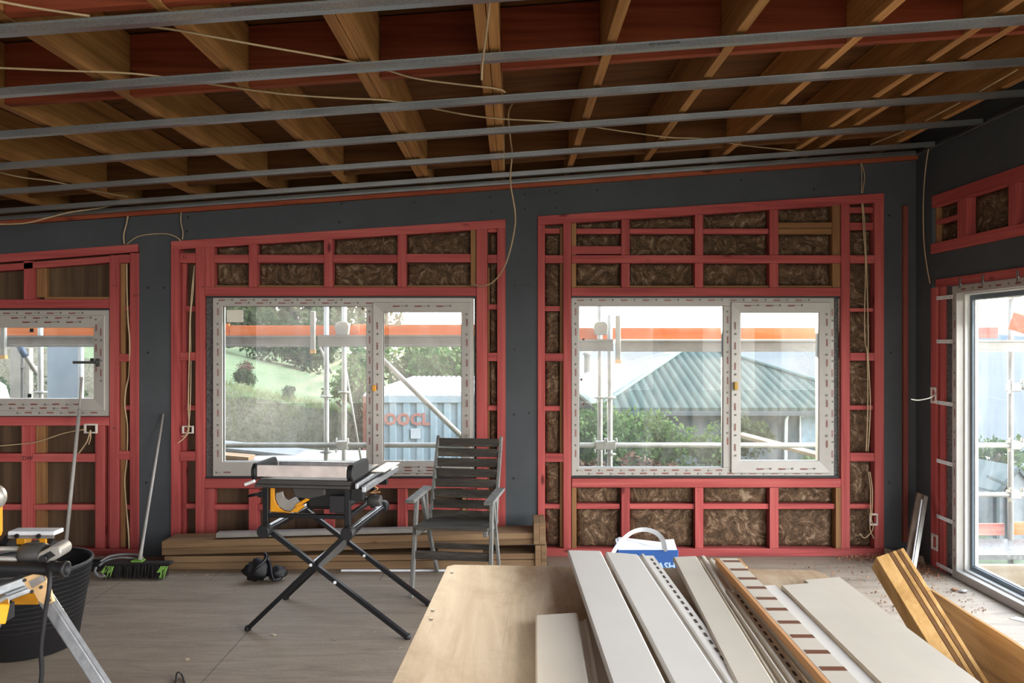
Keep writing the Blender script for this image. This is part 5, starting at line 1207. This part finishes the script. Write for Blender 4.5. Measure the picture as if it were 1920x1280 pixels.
m.color(m.ramp(f1, [(.3, '4c606c'), (.7, '586c78')])); v = m.coord((.05, .1, 1), rnd=False); f1 = m.noise(v, 1, 3); m.bump(f1, .3, 1)
MB().box(-9000, 24000, 80, 30000, -46, -45).build('sea', m.m, kind='structure')
MB().prism([(700, 3300, -45), (1800, 3200, -45), (2300, 3600, -45), (1500, 3700, -45)], (0, 0, 1)).bm.free()
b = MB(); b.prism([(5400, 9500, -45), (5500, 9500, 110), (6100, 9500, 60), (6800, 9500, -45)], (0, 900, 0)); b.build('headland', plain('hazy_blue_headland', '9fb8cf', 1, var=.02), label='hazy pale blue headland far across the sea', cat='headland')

# ---------------------------------------------------------------- foliage
def leafmat(name, lo, hi, tr=.35):
    m = Mat(name, .8, spec=.1); v = m.coord(); f = m.noise(v, 3.5, 5, .7); c = m.ramp(f, [(.35, lo), (.65, hi)]); m.color(c)
    t = m.n('ShaderNodeBsdfTranslucent'); m.l(c, t.inputs[0]); mx = m.n('ShaderNodeMixShader'); mx.inputs[0].default_value = tr
    m.l(m.b.outputs[0], mx.inputs[1]); m.l(t.outputs[0], mx.inputs[2]); m.l(mx.outputs[0], m.t.nodes['Material Output'].inputs[0]); return m.m
LM = {'olive': leafmat('olive_leaves', '6b7050', 'a3a482'), 'green': leafmat('green_leaves', '4c7040', '8aa866'), 'dark': leafmat('dark_leaves', '36482e', '6a7d50'), 'grey': leafmat('grey_green_leaves', '77826a', 'a9b093'),
      'twig': leafmat('brown_twigs', '6a4e3a', '9c8068', .1), 'red': leafmat('red_flower_tips', '9a4a4c', 'c07a78'), 'lime': leafmat('yellow_green_leaves', '9aa66a', 'c8cb98')}
bark = plain('grey_bark', '6d6456', .9)
def crown(b, c, r, n, leaf, seed, sq=(1, 1, 1), droop=0, shell=.55):
    q = random.Random(seed); c = Vector(c); cl = []
    for k in range(max(14, n // 90)):
        dv = Vector((q.gauss(0, 1), q.gauss(0, 1), q.gauss(0, 1))).normalized() * r * q.uniform(.25, .8); cl.append((Vector((dv.x * sq[0], dv.y * sq[1], dv.z * sq[2])), r * q.uniform(.22, .42) * (1.35 if r < .3 else 1)))
    for i in range(n):
        o, cr = cl[i % len(cl)]
        dv = Vector((q.gauss(0, 1), q.gauss(0, 1), q.gauss(0, 1))).normalized() * cr * q.uniform(shell, 1.05)
        p = c + o + dv; t = Vector((q.gauss(0, 1), q.gauss(0, 1), q.gauss(-droop, 1))).normalized(); u = t.orthogonal().normalized(); u.rotate(Matrix.Rotation(q.uniform(0, 6.28), 3, t)); L = leaf * q.uniform(.6, 1.4); W = L * .28
        vv = [b.bm.verts.new(x) for x in (p - t * L / 2, p + u * W, p + t * L / 2, p - u * W)]; b.bm.faces.new(vv)
def tree(name, x, y, h, r, n, leaf, lm, label, cat='tree', seed=1, sq=(1, 1, 1), trunk=.12, grp=None, zb_=None, extra=None):
    z0 = hz(x, y) if zb_ is None else zb_
    e = empty(name, (x, y, z0), label, cat, grp)
    if trunk:
        q = random.Random(seed); b = MB(); top = z0 + h - r * .9 * sq[2]
        pts = [(x, y, z0 - .1), (x + q.uniform(-.1, .1), y, z0 + (top - z0) * .5), (x + q.uniform(-.2, .2), y, top + r * .3)]
        b.tube(smooth(pts, 4), trunk, 8, radii=None)
        for k in range(5):
            a_ = q.uniform(0, 6.28); st_ = Vector((x, y, z0 + (top - z0) * q.uniform(.5, .95))); b.tube([st_, st_ + Vector((math.cos(a_) * r * .6, math.sin(a_) * r * .6, r * .6))], trunk * .4, 6)
        b.build('trunk', bark, e)
    b = MB(); crown(b, (x, y, z0 + h - r * sq[2]), r, n, leaf, seed, sq); b.build('foliage', LM[lm], e)
    if extra: b = MB(); crown(b, (x, y, z0 + h - r * .55 * sq[2]), r * .62, extra[1], leaf, seed + 9, sq); b.build('flowers', LM[extra[0]], e, label='dull red flower tips')
    return e
def at(px, Y): return (px - 960) * Y / FPX
far = [(395, 30, 7.5, 3.6, 'olive', 'leftmost tall pale tree on the hill behind the middle window'), (470, 31, 8.6, 3.8, 'grey', 'tall pale grey green tree beyond the lawn, right of the leftmost'), (545, 30, 8.2, 3.5, 'olive', 'tall olive tree beyond the lawn behind the left scaffold tube'), (615, 32, 8.4, 3.8, 'grey', 'pale tree behind the paired scaffold tubes of the middle window'),
       (675, 30, 8.0, 2.6, 'olive', 'olive tree behind the mullion of the middle window'), (722, 32, 6.7, 1.6, 'olive', 'tree at the left of the opening sash view'), (800, 34, 2.1, .9, 'lime', 'lower sunlit tree right under the sun glare'), (876, 33, 2.6, 1.3, 'grey', 'tree at the right edge of the opening sash view'), (300, 29, 8, 3.6, 'olive', 'tree behind the dark pier left of the middle window'), (950, 33, 2.2, 1.6, 'grey', 'tree hidden mostly behind the studs right of the sash')]
for i, (px, Y, h, r, lm, lab) in enumerate(far):
    x = at(px, Y); tree('garden_tree', x, Y, (max(3.5, h - (hz(x, Y) + .5) * .55) if px not in (800, 876, 950) else h), r, 2600, .34, lm, lab, seed=20 + i, grp='trees beyond the lawn', trunk=.16, sq=(1, .8, 1.1))
for i, (px, Y, h, r, lm, lab) in enumerate(((480, 24, 1.6, 1.1, 'dark', 'dark low hedge bush at the top of the lawn'), (540, 23.5, 1.5, 1.2, 'dark', 'dark low bush behind the lawn next to the hedge bush'), (600, 23, 1.9, 1.3, 'dark', 'dark spiky bush behind the scaffold tube'), (735, 20, 1.5, 1.3, 'green', 'green bush above the container, left'), (790, 21, 1.7, 1.5, 'lime', 'light green bush above the container, middle'), (845, 20, 1.9, 1.3, 'green', 'green bush above the container, right'))):
    tree('bush', at(px, Y), Y, h + .2, r, 1400, .16, lm, lab, 'bush', 50 + i, (1.1, .8, .8), 0, 'bushes behind the container and lawn')
tree('camellia_bush', at(459, 14.6), 14.6, .5, .23, 4200, .03, 'dark', 'small shrub with red flower tips on the green slope', 'bush', 71, (.85, .85, 1.15), 0, extra=('red', 420), zb_=hz(at(459, 14.6), 14.6))
tree('bush', at(540, 14.2), 14.2, .3, .15, 2400, .025, 'grey', 'tiny grey green shrub on the slope right of the flowering one', 'bush', 72, (1, 1, 1.1), 0, zb_=hz(at(540, 14.2), 14.2))
tree('round_tree', at(672, 13.5), 13.5, 2.2, .62, 3000, .07, 'green', 'round green conifer behind the right scaffold tube of the middle window', 'tree', 73, (1, 1, .75), .05, zb_=-.75)
tree('bush', at(690, 12.4), 12.4, 1.0, .5, 1500, .05, 'twig', 'brown twiggy bush at the foot of the round conifer', 'bush', 74, (1, .8, 1), 0, zb_=-.2)
for i, (px, Y, h, r, lm, lab, zz) in enumerate(((1110, 11.5, 1.75, .62, 'green', 'feathery green hedge bush at the left of the corner window view', -.85), (1185, 12.2, 1.75, .66, 'green', 'feathery green hedge bush in front of the green roof', -.95), (1255, 12.5, 1.65, .66, 'green', 'green hedge bush below the roof, left of the bare stems', -1.0), (1320, 12.4, 1.45, .6, 'green', 'green hedge bush at the right end of the hedge', -.95),
    (1120, 10.4, 1.0, .5, 'twig', 'brown dead twiggy bush low at the left of the corner window', -.7), (1215, 10.6, 1.05, .55, 'twig', 'brown twiggy bush under the hedge, middle', -.8), (1290, 10.6, .95, .5, 'grey', 'grey green scrub low in the corner window, right of centre', -.8), (1160, 9.2, .62, .42, 'dark', 'dark green ground bush behind the paired scaffold tubes', -.62), (1260, 9.4, .62, .45, 'green', 'low green bush near the sill, middle of the fixed pane', -.65), (1330, 9.4, .6, .4, 'grey', 'low grey scrub near the mullion', -.65),
    (1405, 13, 1.6, .5, 'dark', 'dark tuft left in the sash of the corner window', -1.0), (1430, 10.2, .8, .5, 'lime', 'pale flowering scrub below the ledger in the sash view', -.85), (1500, 10.4, .8, .5, 'lime', 'pale flowering scrub at the right of the sash view', -.85), (1470, 9, .5, .4, 'grey', 'low grey green scrub at the bottom of the sash view', -.7), (1530, 12.5, 1.0, .6, 'green', 'green bush at the right edge of the sash view', -1.0))):
    tree('hedge_bush', at(px, Y), Y, h, r, 1900, .075 if lm != 'twig' else .1, lm, lab, 'bush', 90 + i, (1.05, .8, .9), 0, 'bushes below the neighbouring roof', zb_=zz)
tree('coast_tree', at(1845, 17), 17, 3.3, 1.0, 3000, .12, 'green', 'big rounded green bush seen low in the tall window before the sea', 'tree', 130, (1, .8, 1), .08, zb_=-3.3)
tree('coast_tree', at(1888, 26), 26, 2.6, .75, 1200, .12, 'olive', 'small airy tree beside the scaffold tube before the sea', 'tree', 131, (1, .8, 1.2), .06, zb_=-4.6)
# grass tufts on the bank
b = MB(); q = random.Random(9)
for i in range(9000):
    x = q.uniform(-6.2, -1.6); y = q.uniform(11.2, 14.5); z = hz(x, y); L = q.uniform(.05, .17); a_ = q.uniform(0, 6.28); wv = Vector((math.cos(a_), math.sin(a_), 0)) * .007
    tp_ = Vector((x + q.gauss(0, .05), y + q.gauss(0, .05) - .03, z + L)); vv = [b.bm.verts.new(p) for p in (Vector((x, y, z - .01)) - wv, Vector((x, y, z - .01)) + wv, tp_)]; b.bm.faces.new(vv)
b.build('bank_grass', LM['lime'], label='dry tufted grass on the bank below the lawn', cat='grass', kind='stuff')

# ---------------------------------------------------------------- shipping container
cy = 12.0; cx0, cx1 = at(680, cy), at(680, cy) + 2.44; ctz = .88; cbz = ctz - 2.6
ct = empty('shipping_container', ((cx0 + cx1) / 2, cy + 3, cbz), 'pale blue grey shipping container with faded red lettering behind the middle window', 'container')
pc = plain('pale_blue_container_paint', 'a9bfc8', .6, var=.06); pr_ = plain('rusty_red_post', '9a5a46', .7)
b = MB(); pts = []; n = 11
for i in range(n):
    x = cx0 + .1 + i * (cx1 - cx0 - .2) / n; w_ = (cx1 - cx0 - .2) / n
    pts += [(x, cy + .05), (x + w_ * .4, cy + .05), (x + w_ * .5, cy + .015), (x + w_ * .9, cy + .015)]
pts += [(cx1 - .1, cy + .05), (cx1 - .1, cy + .09), (cx0 + .1, cy + .09)]
b.prism([(x, y, cbz + .15) for x, y in pts], (0, 0, 2.33)); b.build('end_wall', pc, ct)
for x in (cx0, cx1 - .1): MB().box(x, x + .1, cy, cy + .1, cbz, ctz - .02).build('corner_post', pr_, ct, bevel=.005, label='rusty red corner post')
MB().box(cx0 + .1, cx1 - .1, cy, cy + .1, ctz - .12, ctz - .02).build('header_beam', pc, ct, bevel=.005); MB().box(cx0 + .1, cx1 - .1, cy, cy + .1, cbz, cbz + .15).build('sill_beam', pc, ct, bevel=.005)
b = MB(); pts = []; n = 22
for i in range(n):
    x = cx0 + i * 2.44 / n; w_ = 2.44 / n; pts += [(x, ctz - .018), (x + w_ * .3, ctz + .03), (x + w_ * .6, ctz + .03), (x + w_ * .9, ctz - .018)]
pts += [(cx1, ctz - .018), (cx1, ctz - .019), (cx0, ctz - .019)]
b.prism([(x, cy, z) for x, z in pts], (0, 6, 0)); b.build('roof_sheet', plain('white_roof_sheet', 'e4e6e6', .5, var=.02), ct)
for x in (cx0, cx1 - .06): MB().box(x, x + .06, cy + .1, cy + 6, cbz, ctz - .021).build('side_wall', pc, ct)
tm = MB(); text_mb(tm, 'OOCL', .27, Matrix.Translation((at(719, cy), cy + .008, CZ - (796 - 640) * cy / FPX)) @ Matrix.Rotation(PI / 2, 4, 'X') @ Matrix.Diagonal((.88, .9, 1, 1)), ext=.004, bold=.010, spacing=1.04)
tm.build('lettering', plain('faded_red_lettering', 'c77b68', .7), ct, label='faded red letters OOCL')
MB().box(at(770, cy), at(788, cy), cy + .0, cy + .012, CZ - (822 - 640) * cy / FPX, CZ - (803 - 640) * cy / FPX).build('notice_plate', plain('pale_plate', 'dfe6ea', .5), ct)

# ---------------------------------------------------------------- neighbouring houses
def roofmat(name, a, b_, ax=0, pitch=.24):
    m = Mat(name, .85, spec=.1); v = m.coord(rnd=False); wv = m.n('ShaderNodeTexWave', bands_direction='XYZ'[ax]); wv.inputs['Scale'].default_value = 1 / pitch * .314; m.l(v, wv.inputs['Vector'])
    m.color(m.ramp(wv.outputs['Fac'], [(.08, a), (.35, b_)])); m.bump(wv.outputs['Fac'], .8, .03); return m.m
hs = empty('house', (6.2, 23.5, -3.0), 'low house with a hipped green corrugated roof seen through the corner window', 'house')
Yf, Yr = 19.5, 24.5; ze = P(0, 764, Yf).z; zr = P(0, 655.5, Yr).z
A_, B_ = Vector((at(1120, Yf), Yf, ze)), Vector((at(1690, Yf), Yf, ze)); R1, R2 = Vector((at(1283, Yr), Yr, zr)), Vector((at(1338, Yr), Yr, zr)); C_, D_ = Vector((B_.x, Yr + 5, ze)), Vector((A_.x, Yr + 5, ze))
rg = roofmat('green_corrugated_roof', '4a5a54', '66766f'); rl = roofmat('pale_green_corrugated_roof', '8a9c94', 'aab8b0', 1)
def slabf(name, pts, mat, par, th=.08): return MB().prism(pts, (0, 0, -th)).build(name, mat, par)
slabf('front_roof_plane', [A_, B_, R2, R1], rg, hs); slabf('right_roof_plane', [B_, C_, R2], rl, hs); slabf('left_roof_plane', [D_, A_, R1], rl, hs); slabf('rear_roof_plane', [C_, D_, R1, R2], rg, hs)
for p, q_ in ((A_, R1), (B_, R2), (R1, R2)): MB().tube([p + Vector((0, 0, .02)), q_ + Vector((0, 0, .03))], .07, 8).build('ridge_cap', plain('grey_green_capping', '6d8a84', .5), hs)
wallc = plain('slate_blue_wall', '5f6c74', .8); MB().box(A_.x + .5, B_.x - .5, Yf + .5, Yr + 4.5, ze - 2.6, ze - .09).build('wall', wallc, hs)
MB().box(A_.x, B_.x, Yf - .06, Yf + .06, ze - .2, ze - .085).build('gutter', plain('dark_gutter', '4d5a60', .5), hs, bevel=.01)
MB().tube([Vector((at(1488, Yf), Yf + .35, ze - .1)), Vector((at(1485, Yf), Yf + .42, ze - .35)), Vector((at(1484, Yf), Yf + .45, ze - 2.2))], .045, 8).build('downpipe', M['cardwhite'], hs)
f = MB().box(at(1512, Yf), at(1560, Yf), Yf + .44, Yf + .49, ze - .95, ze - .22).build('window', M['cardwhite'], hs); MB().box(at(1515, Yf), at(1557, Yf), Yf + .42, Yf + .439, ze - .91, ze - .26).build('pane', plain('sky_blue_pane', 'b7cfe2', .15), f)
f = MB().box(at(1400, Yf), at(1440, Yf), Yf + .44, Yf + .49, ze - .9, ze - .25).build('window', wallc, hs); MB().box(at(1403, Yf), at(1437, Yf), Yf + .42, Yf + .439, ze - .86, ze - .29).build('pane', plain('dark_pane', '39434a', .15), f)
h2 = empty('house', (4.0, 32, -3.5), 'grey roofed wing rising behind the green roof at its left', 'house')
Y2 = 28.0; a_, b_ = P(1040, 722, Y2), P(1300, 722, Y2); r1 = P(1090, 697, Y2 + 3); r2 = P(1296, 655, Y2 + 3)
slabf('roof', [P(1030, 760, Y2), P(1330, 760, Y2), P(1310, 655.5, Y2 + 3), P(1262, 655.5, Y2 + 3), P(1085, 702, Y2 + 3)], roofmat('grey_corrugated_roof', 'a9aca4', 'c6c8c0', 1, .4), h2); MB().box(P(1040, 0, Y2).x, P(1320, 0, Y2).x, Y2 + .3, Y2 + 2.8, -3.3, P(0, 765, Y2).z).build('wall', wallc, h2)
h3 = empty('house', (3.6, 36, -4), 'far grey gable roof with a flue pipe at the left edge of the corner window', 'house')
slabf('roof', [P(1020, 730, 35), P(1160, 730, 35), P(1108, 701, 37), P(1086, 694, 37), P(1060, 690, 37)], roofmat('light_grey_roof', 'aeb2b2', 'c8caca', 1, .5), h3); MB().box(P(1030, 0, 35).x, P(1150, 0, 35).x, 35.3, 37, -3.5, P(0, 735, 35).z).build('wall', wallc, h3)
MB().lathe(P(1101, 696, 36.5), [(.14, -.1), (.14, .75), (.2, .76), (.2, .9), (.1, .95)], 12).build('flue', M['silver'], h3)
h4 = empty('house', (at(1905, 30), 30, -8), 'house with pale blue roof low by the sea, beside the airy tree', 'house')
slabf('roof', [P(1850, 872, 26), P(1960, 872, 26), P(1940, 852, 29), P(1862, 848, 29)], roofmat('pale_blue_roof', 'a6b6c4', 'bccad6', 0, .4), h4); MB().box(P(1856, 0, 26.5).x, P(1955, 0, 26.5).x, 26.5, 29, -6, P(0, 873, 26.5).z).build('wall', M['cardwhite'], h4)
# greenhouse
gh = empty('greenhouse', (at(1905, 10), 10.5, -1.4), 'small gabled greenhouse with grey green frame beyond the scaffold on the right', 'greenhouse')
gf = plain('grey_green_frame', '5f7274', .5); gp = plain('milky_greenhouse_panel', 'c3ccd2', .3)
Yg = 9.6; pk_ = P(1908, 878, Yg); el = P(1868, 925, Yg); er = P(1948, 925, Yg); bl_, br_ = P(1868, 1010, Yg), P(1948, 1010, Yg)
MB().prism([bl_, br_, er, pk_, el], (0, .02, 0)).build('gable_panel', gp, gh); MB().prism([bl_ + Vector((-.03, .02, 0)), el + Vector((-.03, .02, 0)), el + Vector((0, .02, 0)), bl_ + Vector((0, .02, 0))], (-.35, 1.8, 0)).build('side_panel', gp, gh)
for p, q_ in ((bl_, el), (el, pk_), (pk_, er), (br_, er), (P(1888, 1010, Yg), P(1888, 903, Yg)), (P(1928, 1010, Yg), P(1928, 903, Yg))): MB().bar(p + Vector((0, -.02, 0)), q_ + Vector((0, -.02, 0)), .035, .035).build('frame_bar', gf, gh)
b = MB(); b.prism([el, el + Vector((-.35, 1.8, 0)), pk_ + Vector((-.35, 1.8, 0)), pk_], (0, 0, .03)); b.build('roof_panel', plain('grey_green_roof', '8fa3a0', .3), gh); MB().bar(P(1852, 893, Yg - .1), P(1886, 908, Yg - .1), .05, .03).build('open_vent', gf, gh)
tree('bush', at(1838, 11.3), 11.3, .9, .42, 900, .05, 'grey', 'grey pebbly looking bush left of the greenhouse', 'bush', 140, (1, 1, 1), 0, zb_=-1.2)

# ---------------------------------------------------------------- scaffold outside the window wall
YSc = 7.4
galv = plain('weathered_galvanised_tube', 'ebe5d8', .45, metal=.25, var=.1); beamm = plain('pale_aluminium_beam', 'd6cdbf', .5, metal=.15, var=.08)
ALB[0] = .85
orange = timber('orange_painted_board', ('cf6426', 'e0753a', 'e88f5a'), 'x', fine=20, knots=False, varobj=.04); redb = timber('faded_red_board', ('a8584a', 'bf7262', 'cf9484'), 'x', fine=14, knots=False, varobj=.05)
def scx(px, Y=YSc): return (px - 960) * Y / FPX
def scz(py, Y=YSc): return CZ - (py - 640) * Y / FPX
sf = empty('scaffold', (0, YSc, -1.8), 'galvanised tube scaffold standing outside the whole window wall', 'scaffold')
def std(px, t=450, bo=1100, Y=YSc, r=.0242, collars=()):
    o = MB().tube([(scx(px, Y), Y, hz(scx(px, Y), Y) + .0), (scx(px, Y), Y, scz(t, Y))], r, 14).build('standard', galv, sf)
    for c in collars: MB().lathe((scx(px, Y), Y, scz(c, Y)), [(.026, -.012), (.058, -.005), (.058, .005), (.026, .012)], 16).build('collar', galv, o)
    return o
std(612, 572, collars=(743, 847)); std(645.5, 440, Y=YSc + .1, collars=(735,)); std(1125, 440, Y=YSc + .1, collars=(745,)); std(1143.5, 590, collars=(745, 851)); std(76, 440, Y=YSc + .05, collars=(735,)); std(1895, 440, Y=YSc, collars=()); std(152, 640, Y=YSc + .1)
for z_, x0_, x1_ in ((833, -60, 1990), (925, 1700, 1990), (550, 1700, 1990), (725, 1895, 1990)): MB().tube([(scx(x0_), YSc - .05, scz(z_)), (scx(x1_), YSc - .05, scz(z_))], .0242, 14).build('ledger', galv, sf)
for px, py in ((645, 833), (1125, 833), (1143, 833), (1895, 833), (1895, 925), (1895, 550), (1895, 725)):
    b = MB(); x, z = scx(px), scz(py); b.box(x - .05, x + .05, YSc - .085, YSc + .0, z - .038, z + .038); b.box(x - .062, x - .048, YSc - .1, YSc - .06, z - .065, z - .03); b.box(x + .046, x + .06, YSc - .1, YSc - .06, z + .03, z + .07); b.box(x - .06, x - .045, YSc - .1, YSc - .06, z + .02, z + .07)
    b.build('coupler', galv, sf, bevel=.006)
for x0_, x1_, t_, b_ in ((-60, 591, 629, 650), (601, 1010, 628, 650), (1011, 1147, 636, 658), (1158, 1990, 637, 659)):
    b = MB(); z0_, z1_ = scz(b_), scz(t_); Yb_ = YSc - .12
    b.prism([(scx(x0_), Yb_ + dy, z) for dy, z in ((0, z0_), (.05, z0_), (.05, z1_), (0, z1_), (0, z1_ - .018), (.012, z1_ - .022), (.012, z0_ + .022), (0, z0_ + .018))], (scx(x1_) - scx(x0_), 0, 0)); b.build('edge_beam', beamm, sf)
for px, t, bo in ((594, 584, 662), (1155, 592, 680), (25, 600, 672)):
    o = MB().box(scx(px - 4.5), scx(px + 4.5), YSc - .16, YSc - .122, scz(bo), scz(t)).build('board_bracket', galv, sf, bevel=.006); MB().box(scx(px - 4.8), scx(px + 4.8), YSc - .162, YSc - .12, scz(bo), scz(bo - 7)).build('end_plug', plain('amber_plug', 'd9a25a', .5), o)
for px in (645.5, 1125): 
    MB().prism([(scx(px + dx), YSc - .1, scz(y)) for dx, y in ((-11, 628), (-14, 612), (-11, 606), (-6, 603), (6, 603), (11, 606), (13, 612), (11, 628))], (0, .06, 0)).build('gusset', galv, sf, bevel=.004)
MB().bar((scx(1, 7.6), 7.6, 0), (scx(1, 7.6), 7.6, .01), .001, .001).bm.free()
for p, q_, w_, nm in (((698, 655), (880, 832), .05, 'brace'), ((648, 690), (680, 880), .02, 'brace'), ((30, 640), (72, 703), .045, 'brace'), ((600, 650), (622, 700), .022, 'brace')):
    MB().tube([P(*p, YSc + .25), P(*q_, YSc + .25)], w_ / 2, 10).build(nm, beamm if w_ > .03 else galv, sf)
MB().tube([P(36, 648, YSc + .2), P(48, 668, YSc + .2)], .03, 10).build('brace_clip', plain('blue_black_clip', '3a4a60', .5), sf)
for x0_, x1_, t, bo, mt, lab in ((-60, 420, 606, 629, orange, 'orange scaffold board outside the small left window'), (421, 668, 609.5, 629, orange, 'orange scaffold board outside the fixed pane of the middle window'), (655, 1010, 607, 629.5, orange, 'orange scaffold board outside the opening sash of the middle window'), (1011, 1560, 614, 636, orange, 'orange scaffold board outside the corner window'), (1720, 1888, 613, 634, redb, 'faded red scaffold board high outside the tall window')):
    dy = .03 if x0_ == 655 else 0
    MB().box(scx(x0_), scx(x1_), YSc + .13 + dy, YSc + .16 + dy, scz(bo), scz(t)).build('scaffold_board', mt, label=lab, cat='scaffold board', bevel=.002, group='painted scaffold boards')
MB().bar(P(1897, 601, 7.3), P(1965, 622, 7.0), .03, .16).build('scaffold_board', orange, label='short orange board end tilted at the right edge of the tall window', cat='scaffold board', bevel=.002)
MB().box(scx(1700), scx(1890), YSc + .05, YSc + .08, scz(1006), scz(984)).build('scaffold_board', redb, label='worn red toe board low outside the tall window, left of the tube', cat='scaffold board', bevel=.002); MB().box(scx(1902), scx(2000), YSc + .05, YSc + .08, scz(1005), scz(981)).build('scaffold_board', orange, label='orange red toe board low outside the tall window, right of the tube', cat='scaffold board', bevel=.002)
ALB[0] = .36
mm = Mat('galvanised_tread_plate', .5, .4); v = mm.coord((1, 1, 1), rnd=False); vo = mm.n('ShaderNodeTexVoronoi'); vo.inputs['Scale'].default_value = 22; mm.l(v, vo.inputs['Vector']); mm.color(mm.ramp(vo.outputs['Distance'], [(.1, 'b9b8b4'), (.5, '8f8f8c')]))
MB().box(3.45, 6.6, 6.86, YSc + .02, -.19, -.15).build('scaffold_platform', mm.m, label='perforated metal scaffold platform outside the tall window', cat='scaffold platform')
dk = timber('new_pine_decking', ('b9a07c', 'cfb692', 'ddc8a6'), 'x', fine=14, knotcol='8a6844', kd=.02, varobj=.06)
MB().box(3.4, 7.0, 6.72, 6.77, -.375, -.20).build('deck_joist', dk, label='upper pale pine beam on edge outside the tall window', cat='timber beam', bevel=.003); MB().box(3.4, 7.0, 6.55, 6.60, -.58, -.40).build('deck_joist', dk, label='lower pale pine beam on edge outside the tall window', cat='timber beam', bevel=.003)
dm = timber('pale_deck_boards', ('a89a84', 'c0b29c', 'd2c6b2'), 'y', fine=9, knots=False, varobj=0)
MB().box(3.32, 6.2, -3.5, 6.5, -.64, -.59).build('terrace', dm, kind='structure'); MB().box(-6, 3.3, -7, -2.75, -.2, -.16).build('terrace_rear', dm, kind='structure')
# things standing on the ground just outside
MB().box(at(88, 8.4), at(150, 8.4), 8.4, 8.43, scz(760, 8.4), scz(646, 8.4)).build('wrapped_panel', plain('pale_blue_sheet', 'c3d3de', .6, var=.02), label='pale blue white sheet panel standing behind the scaffold at the left', cat='panel', bevel=.003)
for px, t, w_, lab in ((34, 620, .1, 'grey green timber post behind the left window, widest'), (56, 652, .05, 'slim timber post right of the wide post behind the left window')):
    x = at(px, 8.1); MB().box(x - w_ / 2, x + w_ / 2, 8.05, 8.12, hz(x, 8.1), scz(t, 8.1)).build('timber_post', beamm, label=lab, cat='post', bevel=.004)
MB().box(at(34, 8.1) + .051, at(62, 8.1) + .05, 8.06, 8.11, scz(690, 8.1), scz(686, 8.1)).build('timber_rail', beamm, label='short timber rail between the posts behind the left window', cat='rail', bevel=.003)
tk = empty('water_tank', (at(-22, 9), 9, -1.5), 'big white rounded tank just showing at the left edge behind the small window', 'tank')
MB().lathe((at(-28, 9), 9, -1.5), [(.26, 0), (.27, 2.1), (.26, 2.45), (.20, 2.68), (.08, 2.78)], 32).build('tank_body', plain('white_tank_plastic', 'd8dee6', .4), tk); MB().lathe((at(-28, 9), 9, .98), [(.27, 0), (.285, .01), (.285, .03), (.27, .04)], 32).build('tank_rim', M['silver'], tk)
tree('bush', at(140, 9.3), 9.3, .35, .17, 400, .04, 'green', 'small green leafy shoot before the pale blue panel', 'bush', 150, (1, 1, .8), .01, zb_=.85)
tree('bush', at(20, 12.5), 12.5, 1.1, .55, 1500, .06, 'dark', 'dark green bush on the bank behind the small left window', 'bush', 151, (1.3, .8, 1), 0, zb_=.2)
ms_ = plain('shiny_roofing_sheet', 'c4c8ca', .3, metal=.5)
for k, (p, q_, w_, lab) in enumerate((((385, 836), (700, 868), .5, 'long bright roofing sheet lying outside under the ledger, top one'), ((385, 846), (640, 872), .4, 'second long roofing sheet lying outside below the top one'))):
    A1, B1 = P(*p, 8.3), P(*q_, 8.3); dn = Vector((0, w_, 0)); MB().prism([A1, B1, B1 + dn, A1 + dn], (0, 0, -.03)).build('roofing_sheet', ms_, label=lab, cat='roofing sheet')
for k in range(3):
    A1, B1 = P(380, 850 + k * 6, 7.85), P(466 - k * 2, 857 + k * 6, 7.85); MB().prism([A1, B1, B1 + Vector((0, .2, 0)), A1 + Vector((0, .2, 0))], (0, 0, -.028)).build('timber_plank', M['lvlstack'], label=('top', 'middle', 'lowest')[k] + ' plank of the small bundle outside at the lower left of the middle window', cat='plank', group='plank bundle outside')
x_ = at(440, 8.2); MB().box(-4.0, -1.4, 7.95, 8.7, -1.55, .50).build('site_table', beamm, label='timber cribbing carrying the sheets outside the middle window', cat='support', bevel=.01)
MB().bar(P(1385, 814, 9.6), P(1545, 856, 8.6), .16, .04).build('ramp_plank', dk, label='pale plank sloping down through the scrub outside the corner window sash', cat='plank', bevel=.004)

ALB[0] = 1.0
